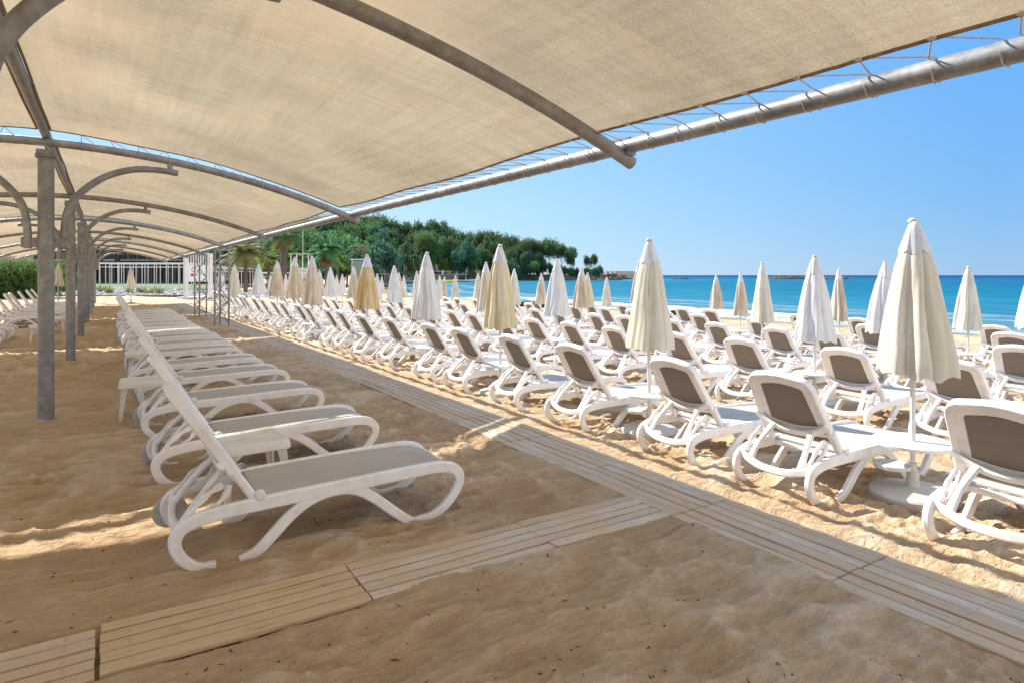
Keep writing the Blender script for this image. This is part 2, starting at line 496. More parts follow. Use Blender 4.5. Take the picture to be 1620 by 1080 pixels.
def m_shade():
    """knitted shade cloth: thin, lets a good deal of light through"""
    m = mat('shade_cloth', (.62, .50, .34), .9, spec=.05); t = NT(m)
    P = t.coord('Object')
    n = t.noise(.7, 5, .6, P)
    streak = t.noise(1.0, 5, .65, t.mapping(P, (14, .8, 1)))
    streak2 = t.noise(1.0, 4, .6, t.mapping(P, (1.0, 20, 1)))
    thr = t.noise(1.0, 3, .7, t.mapping(P, (60, 400, 1)))
    thr2 = t.noise(1.0, 3, .7, t.mapping(P, (420, 50, 1)))
    w1 = t.new('ShaderNodeTexWave', i_Scale=38.0, i_Distortion=.6, i_Detail=1.0, bands_direction='X'); t.link(P, w1.inputs[0])
    w2 = t.new('ShaderNodeTexWave', i_Scale=38.0, i_Distortion=.6, i_Detail=1.0, bands_direction='Y'); t.link(P, w2.inputs[0])
    c = t.ramp(n, [(.28, (.325, .28, .21)), (.7, (.455, .395, .305))])
    c = t.mix(.55, c, t.ramp(streak, [(.25, (.78, .74, .68)), (.6, (1.08, 1.08, 1.08))]), 'MULTIPLY')
    c = t.mix(.45, c, t.ramp(streak2, [(.25, (.80, .76, .70)), (.6, (1.06, 1.06, 1.06))]), 'MULTIPLY')
    c = t.mix(.95, c, t.ramp(thr, [(.3, (.72, .69, .64)), (.65, (1.12, 1.12, 1.12))]), 'MULTIPLY')
    c = t.mix(.95, c, t.ramp(thr2, [(.3, (.74, .71, .66)), (.65, (1.12, 1.12, 1.12))]), 'MULTIPLY')
    wm = t.math('MULTIPLY', w1.outputs[1], w2.outputs[1])
    c = t.mix(.9, c, t.ramp(wm, [(0, (.80, .78, .74)), (.6, (1.10, 1.10, 1.10))]), 'MULTIPLY')
    # worn, dirty folds
    cr = t.noise(1.0, 6, .75, t.mapping(P, (.9, 3.2, 1), (0, 0, .35)), 1.2)
    c = t.mix(t.ramp(cr, [(.53, (0, 0, 0)), (.60, (.45, .45, .45)), (.66, (0, 0, 0))]), c, (.40, .29, .18))
    sx = t.new('ShaderNodeSeparateXYZ'); t.link(P, sx.inputs[0])
    yy = t.math('ADD', t.math('SUBTRACT', sx.outputs[1], t.math('MULTIPLY', sx.outputs[0], .10)), t.math('MULTIPLY', t.noise(.8, 2, .5, P), .05))
    fr = t.math('FRACT', t.math('DIVIDE', yy, 2.975))
    sm = t.ramp(fr, [(.455, (0, 0, 0)), (.459, (1, 1, 1)), (.462, (1, 1, 1)), (.466, (0, 0, 0))])
    c = t.mix(t.math('MULTIPLY', sm, t.ramp(t.noise(2.5, 4, .6, P), [(.35, (.15, .15, .15)), (.6, (.6, .6, .6))])), c, (.36, .25, .15))
    bl = t.noise(.45, 4, .55, t.mapping(P, (1.4, .8, 1)))
    c = t.mix(t.ramp(bl, [(.50, (0, 0, 0)), (.72, (.55, .55, .55))]), c, (.50, .36, .235))
    t.link(c, t.b.inputs['Base Color'])
    tr = t.new('ShaderNodeBsdfTranslucent'); 
    ct = t.mix(.45, c, (1.0, .94, .82), 'MULTIPLY')
    t.link(ct, tr.inputs[0])
    mx = t.new('ShaderNodeMixShader', i_0=.74)
    t.link(t.b.outputs[0], mx.inputs[1]); t.link(tr.outputs[0], mx.inputs[2])
    t.link(mx.outputs[0], t.n['Material Output'].inputs[0])
    t.link(t.bump(t.math('ADD', wm, t.math('ADD', thr, t.math('MULTIPLY', cr, 1.5))), .35, .004), t.b.inputs['Normal'])
    return m
def m_canvas(name, col, stain):
    m = mat(name, col, .9, spec=.1); t = NT(m)
    P = t.coord('Object'); oi = t.new('ShaderNodeObjectInfo')
    cb = t.new('ShaderNodeCombineXYZ'); t.link(t.math('MULTIPLY', oi.outputs['Random'], 41.0), cb.inputs[0])
    v = t.new('ShaderNodeVectorMath', operation='ADD'); t.link(P, v.inputs[0]); t.link(cb.outputs[0], v.inputs[1])
    s1 = t.noise(1.0, 5, .6, t.mapping(v.outputs[0], (9, 9, 1.1)))
    s2 = t.noise(3.0, 5, .65, v.outputs[0])
    c = t.mix(t.ramp(s1, [(.42, (0, 0, 0)), (.62, (1, 1, 1))]), col, stain)
    c = t.mix(t.ramp(s2, [(.5, (0, 0, 0)), (.75, (.5, .5, .5))]), c, tuple(x * .82 for x in stain))
    t.link(c, t.b.inputs['Base Color'])
    tr = t.new('ShaderNodeBsdfTranslucent'); t.link(t.mix(.6, c, (1, .93, .8), 'MULTIPLY'), tr.inputs[0])
    mx = t.new('ShaderNodeMixShader', i_0=.22)
    t.link(t.b.outputs[0], mx.inputs[1]); t.link(tr.outputs[0], mx.inputs[2])
    t.link(mx.outputs[0], t.n['Material Output'].inputs[0])
    t.link(t.bump(t.noise(9, 5, .7, v.outputs[0]), .25, .02), t.b.inputs['Normal'])
    return m
def m_leaf(name, a, b, tr_=.3, scale=1.0):
    m = mat(name, a, .7, spec=.25); t = NT(m)
    g = t.new('ShaderNodeNewGeometry'); oi = t.new('ShaderNodeObjectInfo')
    n = t.noise(.35 * scale, 3, .6, t.coord('Object'))
    k = t.math('ADD', t.math('MULTIPLY', g.outputs['Random Per Island'], .45), t.math('MULTIPLY', n, .6))
    c = t.mix(k, a, b)
    hv = t.new('ShaderNodeHueSaturation')
    t.link(c, hv.inputs['Color'])
    t.link(t.math('ADD', .48, t.math('MULTIPLY', oi.outputs['Random'], .05)), hv.inputs['Hue'])
    t.link(t.math('ADD', .75, t.math('MULTIPLY', oi.outputs['Random'], .5)), hv.inputs['Value'])
    t.link(hv.outputs[0], t.b.inputs['Base Color'])
    tr = t.new('ShaderNodeBsdfTranslucent'); t.link(hv.outputs[0], tr.inputs[0])
    mx = t.new('ShaderNodeMixShader', i_0=tr_)
    t.link(t.b.outputs[0], mx.inputs[1]); t.link(tr.outputs[0], mx.inputs[2])
    t.link(mx.outputs[0], t.n['Material Output'].inputs[0])
    return m
def m_noisy(name, a, b, scale=4, rough=.8, bump=.3, spec=.3):
    m = mat(name, a, rough, spec=spec); t = NT(m)
    n = t.noise(scale, 6, .65, t.coord('Object'))
    t.link(t.mix(t.ramp(n, [(.35, (0, 0, 0)), (.65, (1, 1, 1))]), a, b), t.b.inputs['Base Color'])
    t.link(t.bump(n, bump, .03), t.b.inputs['Normal'])
    return m
def m_sea():
    m = mat('sea_water', (.02, .3, .45), .3, spec=.02); t = NT(m)
    at = t.new('ShaderNodeAttribute', attribute_name='offshore')     # metres from the shore: the water deepens outwards
    P = t.new('ShaderNodeNewGeometry').outputs['Position']
    patch = t.noise(.012, 5, .6, t.mapping(P, (1, .35, 1), (0, 0, .5)))
    dd = t.math('ADD', at.outputs['Fac'], t.math('MULTIPLY', t.math('SUBTRACT', patch, .5), t.math('MULTIPLY', at.outputs['Fac'], .9)))
    k = t.math('POWER', t.math('DIVIDE', dd, 900.0, True), .40)
    c = t.ramp(k, [(0.0, (.22, .28, .26)), (.10, (.10, .21, .26)), (.20, (.020, .165, .25)), (.34, (.0, .135, .225)), (.52, (.0, .100, .20)), (.70, (.0, .066, .175)), (1, (.0, .042, .16))])
    s = t.noise(.5, 5, .65, t.mapping(P, (1, .22, 1)))
    c = t.mix(.8, c, t.ramp(s, [(.3, (.55, .62, .70)), (.52, (1, 1, 1)), (.72, (1.6, 1.4, 1.3))]), 'MULTIPLY')
    fo = t.new('ShaderNodeAttribute', attribute_name='foam')
    fn = t.noise(1.1, 7, .75, t.mapping(P, (1, .4, 1)))
    f = t.math('MULTIPLY', fo.outputs['Fac'], t.ramp(fn, [(.40, (0, 0, 0)), (.56, (1, 1, 1))]))
    caps = t.math('MULTIPLY', t.ramp(t.noise(.16, 8, .75, t.mapping(P, (1, .18, 1))), [(.70, (0, 0, 0)), (.78, (.6, .6, .6))]), 1.0)
    f = t.math('ADD', f, caps, True)
    c = t.mix(f, c, (.85, .87, .88))
    t.link(c, t.b.inputs['Base Color'])
    w1 = t.noise(.9, 5, .6, t.mapping(P, (1, .35, 1))); w2 = t.noise(5, 4, .6, t.mapping(P, (1, .5, 1)))
    t.link(t.bump(t.math('ADD', w1, t.math('MULTIPLY', w2, .25)), .55, .35), t.b.inputs['Normal'])
    nb = t.b.inputs['Normal'].links[0].from_socket
    df = t.new('ShaderNodeBsdfDiffuse'); t.link(c, df.inputs[0]); t.link(nb, df.inputs['Normal'])
    gl = t.new('ShaderNodeBsdfGlossy', i_Roughness=.28); t.link(nb, gl.inputs['Normal'])
    lw = t.new('ShaderNodeFresnel', i_IOR=1.33); t.link(nb, lw.inputs['Normal'])
    fq = t.math('MULTIPLY', t.math('MINIMUM', lw.outputs[0], .45), t.math('SUBTRACT', .30, t.math('MULTIPLY', f, .25)))
    mx = t.new('ShaderNodeMixShader'); t.link(fq, mx.inputs[0]); t.link(df.outputs[0], mx.inputs[1]); t.link(gl.outputs[0], mx.inputs[2])
    t.link(mx.outputs[0], t.n['Material Output'].inputs[0])
    return m

M = dict(
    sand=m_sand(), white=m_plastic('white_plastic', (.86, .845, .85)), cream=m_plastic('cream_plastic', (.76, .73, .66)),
    knob=m_plastic('knob_plastic', (.78, .77, .76), .3), sling=m_sling('sling_front', (.46, .42, .38)),
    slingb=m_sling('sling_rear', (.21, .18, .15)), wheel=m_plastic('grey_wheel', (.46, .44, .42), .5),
    wood=m_wood(), woodw=m_wood(True), metal=m_metal(), shade=m_shade(), rope=m_noisy('rope', (.62, .58, .50), (.42, .38, .32), 40),
    base=m_plastic('base_plastic', (.62, .61, .575), .5, ), polew=m_plastic('pole_paint', (.66, .66, .645), .35),
    dark=mat('dark_gap', (.02, .02, .02), .9),
)
M['u_white'] = m_canvas('canvas_white', (.80, .795, .79), (.72, .705, .68))
M['u_ivory'] = m_canvas('canvas_ivory', (.76, .73, .64), (.68, .63, .50))
M['u_cream'] = m_canvas('canvas_cream', (.77, .715, .54), (.68, .585, .34))
M['u_beige'] = m_canvas('canvas_beige', (.74, .67, .56), (.60, .48, .33))
M['u_orange'] = m_canvas('canvas_orange', (.74, .62, .42), (.62, .42, .18))

# ------------------------------------------------------------------ ground and sea
xs = axis(-260, 420, -1.5, 4.6, .018, 1.020, 14)
ys = axis(-30, 620, 1.2, 5.4, .018, 1.016, 14)
X, Y = np.meshgrid(xs, ys)
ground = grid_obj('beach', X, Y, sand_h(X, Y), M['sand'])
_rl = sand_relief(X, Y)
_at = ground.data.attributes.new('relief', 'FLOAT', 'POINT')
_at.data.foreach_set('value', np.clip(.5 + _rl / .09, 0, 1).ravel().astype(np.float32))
tag(ground, kind='structure')

xs = axis(20, 9000, 26, 60, .6, 1.06, 400)
ys = axis(-7000, 9000, -10, 70, .7, 1.06, 400)
X, Y = np.meshgrid(xs, ys)
D = coast_dist(X, Y)
swell = np.where(-D > 0, 1, 0) * (0.05 * np.sin(-D * .75 + 2 * vnoise(X * .05, Y * .05, 5)) * np.exp(D / 60.0) * np.clip(-D / 6, 0, 1))
brk = np.exp(-((-D - 4.3 - 1.6 * (vnoise(X * .0 + 1, Y * .12, 8) - .5) * 2) / .9) ** 2)
yl = smooth01((Y - 14) / 6) * 1.0
swell = swell + .22 * brk * yl * smooth01((62 - Y) / 10)
sea = grid_obj('sea', X, Y, -.70 + swell, m_sea())
tag(sea, kind='structure')
at = sea.data.attributes.new('offshore', 'FLOAT', 'POINT')
at.data.foreach_set('value', np.maximum(0, -D).ravel().astype(np.float32))
foam = np.clip(np.exp(-((-D - 3.7 - 1.6 * (vnoise(X * .0 + 1, Y * .12, 8) - .5) * 2) / 1.2) ** 2) * (0.15 + yl) * smooth01((64 - Y) / 10)
               + .30 * np.exp(-((-D - 9.5 - 2.5 * (vnoise(X * 0 + 3, Y * .09, 18) - .5)) / .8) ** 2) + .22 * np.exp(-((-D - 15 - 3 * (vnoise(X * 0 + 3, Y * .07, 19) - .5)) / 1.0) ** 2)
               + .95 * np.exp(-((-D - .5 - 1.2 * (vnoise(X * 0, Y * .22, 9) - .5)) / .45) ** 2), 0, 1)
at = sea.data.attributes.new('foam', 'FLOAT', 'POINT')
at.data.foreach_set('value', foam.ravel().astype(np.float32))

# ------------------------------------------------------------------ boardwalk panels
def plank_panel(L, W, n, seed):
    gw = 1.45 if n == 5 else 1.15; r = random.Random(seed); mb = MB(); pw = W / n
    for i in range(n):
        y = -W / 2 + pw * (i + .5)
        gap = r.uniform(.008, .015) * gw; hw = pw / 2 - gap / 2
        z0 = r.uniform(-.003, .004); z1 = r.uniform(-.003, .004)
        l0 = -L / 2 + .006 + r.uniform(0, .006); l1 = L / 2 - .006 - r.uniform(0, .006)
        ns = 8; vs = []
        for k in range(ns + 1):
            t = k / ns; x = l0 + (l1 - l0) * t; z = z0 + (z1 - z0) * t + .002 * math.sin(t * 5 + seed)
            e = .004
            yo = .0015 * math.sin(t * 7 + i * 2)
            for (a, b) in ((-hw, -.026), (-hw, -e), (-hw + e, 0), (hw - e, 0), (hw, -e), (hw, -.026)):
                vs.append((x, y + a + yo, z + b))
        fs = []
        for k in range(ns):
            for j in range(6):
                l = (j + 1) % 6
                fs.append((k * 6 + j, (k + 1) * 6 + j, (k + 1) * 6 + l, k * 6 + l))
        fs.append(tuple(range(6))); fs.append(tuple(ns * 6 + j for j in range(5, -1, -1)))
        mb.add(vs, fs)
        for x in (-L / 2 + .12, 0, L / 2 - .12):
            for q in (-.3, .3):
                mb.lathe([(.0045, -.001), (.0045, .0012)], 6, (x + r.uniform(-.004, .004), y + q * hw, max(z0, z1) + .0025))
    for x in (-L / 2 + .12, 0, L / 2 - .12):
        mb.box((x, 0, -.041), (.07, W - .02, .028))
    return mb
variants = []
for s_ in range(6):
    o = plank_panel(1.125, .62, 6, s_).build('boardwalk_panel', M['wood'])
    variants.append(o.data); bpy.data.objects.remove(o)
J0 = 1.98; k = 0
for i in range(-2, 38):
    y = J0 + 1.12 * (i + .5)
    if y > 45: break
    o = bpy.data.objects.new('boardwalk_panel', variants[rnd.randrange(6)]); COL.objects.link(o)
    far = smooth01(np.array((y - 12) / 10.0)) * .12
    o.location = (3.585 + rnd.uniform(-.012, .012), y, .012 + rnd.uniform(-.003, .003))
    o.rotation_euler = (rnd.uniform(-.004, .004), rnd.uniform(-.004, .004), math.pi / 2 + rnd.uniform(-.006, .006) + (math.pi if rnd.random() < .5 else 0))
    k += 1
    tag(o, 'weathered grey plank panel, %s from the near end of the long boardwalk' % ordn(k), 'boardwalk panel', 'plank panels of the long boardwalk')
variants = []
for s_ in range(3):
    o = plank_panel(1.172, .46, 5, s_ + 20).build('boardwalk_panel', M['wood'])
    variants.append(o.data); bpy.data.objects.remove(o)
for i, (x, lb) in enumerate([(-.62, 'weathered plank panel cut off at the lower left corner of the photo'),
                            (.555, 'yellowish plank panel nearest the camera in the short cross path'),
                            (1.72, 'pale plank panel in the middle of the short cross path'),
                            (2.80, 'plank panel where the short cross path meets the long boardwalk')]):
    o = bpy.data.objects.new('boardwalk_panel', variants[i % 3]); COL.objects.link(o)
    o.location = (x, 3.335 - (.02 if i == 0 else 0), .014 + .002 * (i % 2)); o.rotation_euler = (0, .002 * (i - 1), rnd.uniform(-.008, .008))
    if i == 3: o.scale = (.88, 1, 1)
    if i == 1: o.data = o.data.copy(); o.data.materials[0] = M['woodw']
    tag(o, lb, 'boardwalk panel', 'plank panels of the cross path')

# ------------------------------------------------------------------ sun loungers
HX, HZ = .47, .365
UPV = Vector((-.55, 0, .835)).normalized(); FRV = Vector((.835, 0, .55)).normalized()
def bk(s, y, d=0.0):
    p = Vector((HX, 0, HZ)) + UPV * s + FRV * d
    return Vector((p.x, y, p.z))
def make_lounger(wheels):
    BL = .775 if wheels else .69
    root = empty('sun_lounger')
    # side frames: rail with head loop and foot loop, plus the arched leg
    for sy in (-1, 1):
        y = sy * .318; mb = MB()
        rail = catmull([(.245, y, .012), (.155, y, .022), (.075, y, .085), (.036, y, .175), (.062, y, .248), (.15, y, .290), (.30, y, .312), (.50, y, .322), (.80, y, .332),
                        (1.15, y, .343), (1.48, y, .352), (1.66, y, .352), (1.775, y, .322), (1.818, y, .250), (1.785, y, .165), (1.70, y, .075), (1.60, y, .028), (1.48, y, .016)], 5)
        mb.sweep(rail, (0, 1, 0), .046, lambda k: .054 + .028 * math.sin(math.pi * min(1, max(0, k * 1.15 - .08))) ** .8, round_=.2)
        arch = catmull([(.375, y, .006), (.47, y, .040), (.56, y, .12), (.66, y, .215), (.78, y, .290), (.92, y, .322), (1.06, y, .306), (1.18, y, .235), (1.30, y, .135), (1.41, y, .045), (1.47, y, .010)], 5)
        mb.sweep(arch, (0, 1, 0), .042, lambda k: .058 + .012 * math.sin(math.pi * k), round_=.2)
        mb.build('side_frame', M['white'], root, 35)
    # seat sling
    mb = MB(); nx, ny = 22, 8; vs = []
    for lay in (0, -.012):
        for i in range(nx + 1):
            t = i / nx; x = .49 + 1.335 * t
            z = .366 + .018 * math.sin(t * math.pi * .95)
            hw = .288
            if x > 1.66:
                q = (x - 1.66) / .165; z -= .050 * q * q; hw -= .075 * q ** 2.5
            for j in range(ny + 1):
                v = -1 + 2 * j / ny
                vs.append((x, v * hw, z + lay - .012 * (1 - v * v) - (.012 if abs(v) == 1 else 0)))
    fs = []; st = ny + 1; tot = (nx + 1) * st
    for i in range(nx):
        for j in range(ny):
            a = i * st + j
            fs.append((a, a + st, a + st + 1, a + 1)); fs.append((tot + a, tot + a + 1, tot + a + st + 1, tot + a + st))
    for i in range(nx):
        a = i * st; fs.append((a, a + tot, a + st + tot, a + st)); b = a + ny; fs.append((b, b + st, b + st + tot, b + tot))
    for j in range(ny):
        fs.append((j, j + 1, j + 1 + tot, j + tot)); a = nx * st + j; fs.append((a, a + tot, a + 1 + tot, a + 1))
    mb.add(vs, fs); mb.build('seat', M['sling'], root, 40)
    # cross rails under the seat
    for x, z in ((1.785, .300), (1.12, .325), (.50, .312)):
        mb = MB(); mb.sweep([(x, -.30, z), (x, -.1, z), (x, .1, z), (x, .30, z)], (0, 0, 1), .045 if x < 1.7 else .058, .028)
        mb.build('cross_rail', M['white'], root, 35)
    # backrest frame: ring with a raised outer rim, and uprights to the hinges
    def ring(inset, d, n=12):
        pts = []
        s0, s1 = .165 + inset * .75, BL - inset * 1.0
        def hw(s): return .318 - .045 * (s - 0) / BL - inset
        R = max(.03, .115 - inset * .8)
        crown = .022
        # right side bottom -> up -> top -> down left side -> bottom
        for i in range(8): s = s0 + (s1 - R - s0) * i / 8; pts.append((s, hw(s)))
        cy = hw(s1 - R) - R
        for i in range(7):
            a = math.pi / 2 * i / 6; pts.append((s1 - R + R * math.sin(a), cy + R * math.cos(a)))
        for i in range(1, 6):
            y = cy - 2 * cy * i / 6; pts.append((s1 + crown * math.sin(math.pi * i / 6), y))
        for i in range(7):
            a = math.pi / 2 * (1 - i / 6); pts.append((s1 - R + R * math.sin(a), -cy - R * math.cos(a)))
        for i in range(1, 9): s = s1 - R + (s0 - s1 + R) * i / 8; pts.append((s, -hw(s)))
        hb = hw(s0)
        for i in range(1, 8):
            y = -hb + 2 * hb * i / 8; pts.append((s0 - .028 * math.sin(math.pi * i / 8), y))
        return [bk(s, y, d) for s, y in pts]
    fr = MB()
    rings = [ring(.100, -.022), ring(.080, .004), ring(.012, .012), ring(0, .004), ring(0, -.040), ring(.008, -.048), ring(.040, -.046), ring(.044, -.030), ring(.095, -.030), ring(.100, -.022)]
    n = len(rings[0]); vs = [p for r in rings for p in r]; fs = []
    for i in range(len(rings) - 1):
        for k in range(n):
            l = (k + 1) % n; fs.append((i * n + k, i * n + l, (i + 1) * n + l, (i + 1) * n + k))
    fr.add(vs, fs)
    for sy in (-1, 1):
        fr.sweep([bk(-.01, sy * .296, -.016), bk(.06, sy * .292, -.016), bk(.13, sy * .286, -.016), bk(.20, sy * .280, -.016)], (0, 1, 0), lambda k: .050 + .03 * k, .050, round_=.25)
    # sagging cross bar the prop hangs from
    c1 = catmull([bk(.285, -.305, -.05), bk(.235, -.24, -.062), bk(.190, -.12, -.070), bk(.178, 0, -.072), bk(.190, .12, -.070), bk(.235, .24, -.062), bk(.285, .305, -.05)], 4)
    fr.sweep(c1, lambda i: UPV, .052, .030, round_=.3)
    back = fr.build('backrest', M['white'], root, 38)
    # backrest sling, front and rear faces
    def panel(name, m, d, in_, s0, s1, hwf):
        mb = MB(); vs = []
        for i in range(9):
            s = s0 + (s1 - s0) * i / 8
            for j in range(7):
                v = -1 + j / 3; vs.append(bk(s, v * hwf(s), d + in_ * (1 - v * v)))
        mb.add(vs, [(i * 7 + j, i * 7 + j + 1, (i + 1) * 7 + j + 1, (i + 1) * 7 + j) for i in range(8) for j in range(6)])
        return mb.build(name, m, back, 60)
    panel('front_sling', M['sling'], -.004, -.010, .06, BL - .075, lambda s: .262 - .045 * s / BL)
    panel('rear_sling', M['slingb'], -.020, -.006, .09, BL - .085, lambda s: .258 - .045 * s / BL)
    # prop: two struts down to the notched bar between the head loops
    mb = MB()
    c2 = catmull([(.088, -.318, .286), (.072, -.26, .250), (.055, -.13, .212), (.050, 0, .203), (.055, .13, .212), (.072, .26, .250), (.088, .318, .286)], 4)
    mb.sweep(c2, (0, 0, 1), .056, .040, round_=.3)
    for sy in (-1, 1):
        a = bk(.215, sy * .165, -.07); b = Vector((.066, sy * .215, .235)); mid = (a + b) / 2 + Vector((-.012, sy * .010, 0))
        mb.sweep(catmull([a, mid, b], 5), (0, 1, 0), lambda k: .040 + .018 * abs(2 * k - 1), .032, round_=.3)
        # curved notched rack from the prop up to the frame (seen from the side as wavy teeth)
        rk = catmull([(.10, sy * .276, .285), (.15, sy * .276, .36), (.22, sy * .276, .42), (.29, sy * .276, .455)], 6)
        mb.sweep(rk, (0, 1, 0), .022, lambda k: .034 + .010 * math.sin(k * 16), round_=.2)
        rk = catmull([(.12, sy * .27, .275), (.22, sy * .27, .315), (.30, sy * .27, .385), (.33, sy * .27, .45)], 6)
        mb.sweep(rk, (0, 1, 0), .022, lambda k: .032 + .010 * math.sin(k * 18 + 1), round_=.2)
    mb.build('prop_frame', M['white'], root, 38)
    for sy in (-1, 1):
        mb = MB(); c = Vector((HX + .015, sy * .318, HZ + .005)); seg = 14; prof = [(0, .030), (.018, .029), (.030, .022), (.034, .010), (.034, -.012)]
        vs = [c + Vector((r * math.cos(2 * math.pi * k / seg), sy * h, r * math.sin(2 * math.pi * k / seg))) for r, h in prof[1:] for k in range(seg)]
        fs = [(i * seg + k, i * seg + (k + 1) % seg, (i + 1) * seg + (k + 1) % seg, (i + 1) * seg + k) for i in range(3) for k in range(seg)] + [tuple(range(seg))]
        mb.add(vs, fs); mb.build('hinge_cap', M['knob'], root, 50)
    if wheels:
        for sy in (1,):
            mb = MB(); c = Vector((.062, sy * .352, .150)); seg = 22
            prof = [(.018, .016), (.060, .010), (.085, .018), (.100, .014), (.104, 0), (.100, -.014), (.085, -.018), (.018, -.016)]
            vs = [c + Vector((r * math.cos(2 * math.pi * k / seg), h, r * math.sin(2 * math.pi * k / seg))) for r, h in prof for k in range(seg)]
            fs = [(i * seg + k, i * seg + (k + 1) % seg, (i + 1) * seg + (k + 1) % seg, (i + 1) * seg + k) for i in range(len(prof) - 1) for k in range(seg)]
            fs += [tuple(range(seg)), tuple((len(prof) - 1) * seg + k for k in range(seg))]
            mb.add(vs, fs); mb.build('wheel', M['wheel'], root, 45)
    return root
LA = make_lounger(True); LB = make_lounger(False)
used = {}
def place_lounger(proto, x0, yc, label, group, jit=1.0):
    key = id(proto)
    if key not in used: used[key] = True; o = proto
    else: o = copy_tree(proto)
    zs = [g1(x0 + .2, yc), g1(x0 + 1.55, yc)]
    tilt = -math.atan2(zs[1] - zs[0], 1.35)
    o.location = (x0 + rnd.uniform(-.03, .03) * jit, yc, zs[0] - .022 + rnd.uniform(-.008, .004))
    o.rotation_euler = (rnd.uniform(-.008, .008) * jit, tilt + rnd.uniform(-.006, .006) * jit, rnd.uniform(-.035, .035) * jit)
    tag(o, label, 'sun lounger', group)
    return o
# row under the awning, beside the posts
ROWL = [4.325, 5.995, 7.745, 9.50, 10.95, 12.75, 14.2, 15.7, 17.2, 18.75, 20.3, 21.9, 23.4, 24.9, 26.4, 27.8]
for i, y in enumerate(ROWL):
    lb = ('large white lounger with grey sling closest to the camera under the awning' if i == 0 else
          'white lounger under the awning, %s from the camera, right of the posts' % ordn(i + 1))
    place_lounger(LA, .285 + (0 if i < 6 else rnd.uniform(-.05, .05)), y, lb, 'loungers in the awning row', .3 if i < 3 else 1)
# loungers left of the posts
for i, (x0, y) in enumerate([(-3.85, 17.1), (-3.8, 18.4), (-3.85, 19.7), (-3.8, 21.0), (-3.2, 25.4), (-3.15, 27.0), (-3.1, 28.7), (-3.1, 30.4), (-3.05, 32.6), (-3.0, 35.0), (-3.0, 37.6)]):
    place_lounger(LA, x0, y, 'white lounger left of the awning posts, %s from the near end' % ordn(i + 1), 'loungers left of the posts')
# the block by the sea: pairs with an umbrella between
pairs1 = [1.65, 3.07, 4.18, 5.68, 7.02, 8.42, 9.52, 11.3, 12.5, 14.1, 15.2, 16.9, 18.0, 19.8, 20.9, 22.7, 23.8, 25.6, 26.7, 28.5, 29.6, 31.4, 32.5, 34.0]
rows = [
    ('row next to the boardwalk', 4.27, pairs1),
    ('second row from the boardwalk', 7.05, [1.9, 3.07, 4.18, 5.62, 6.82, 8.15, 9.35, 10.54, 11.7, 13.0, 14.1, 15.6, 16.7, 18.3, 19.4, 21.0, 22.1, 23.7, 24.8, 26.4, 27.5, 29.2, 30.3, 32.0, 33.1]),
    ('middle row of the sea block', 9.85, [2.2, 3.46, 4.75, 6.03, 7.05, 8.34, 9.5, 10.9, 12.0, 13.5, 14.6, 16.0, 17.1, 18.7, 19.8, 21.5, 22.6, 24.2, 25.3, 27.0, 28.1, 29.8, 30.9]),
    ('fourth row from the boardwalk', 12.6, [2.2, 3.4, 4.55, 6.85, 8.2, 9.46, 11.15, 12.3, 13.6, 14.8, 16.3, 17.4, 19.0, 20.1, 21.7, 22.8, 24.5, 25.6, 27.3, 28.4]),
    ('row nearest the sea', 15.35, [4.7, 5.79, 7.4, 8.6, 10.2, 11.5, 13.2, 14.3, 16.0, 17.1, 18.8, 19.9, 21.5, 22.6, 24.3, 25.4]),
]
for name, x0, L in rows:
    for i, y in enumerate(L):
        place_lounger(LB, x0 + rnd.uniform(-.05, .05) * (0 if (x0 < 5 and i < 5) else 1), y, 'lounger with raised taupe back, %s from the near end, %s' % (ordn(i + 1), name), 'loungers by the sea, ' + name)

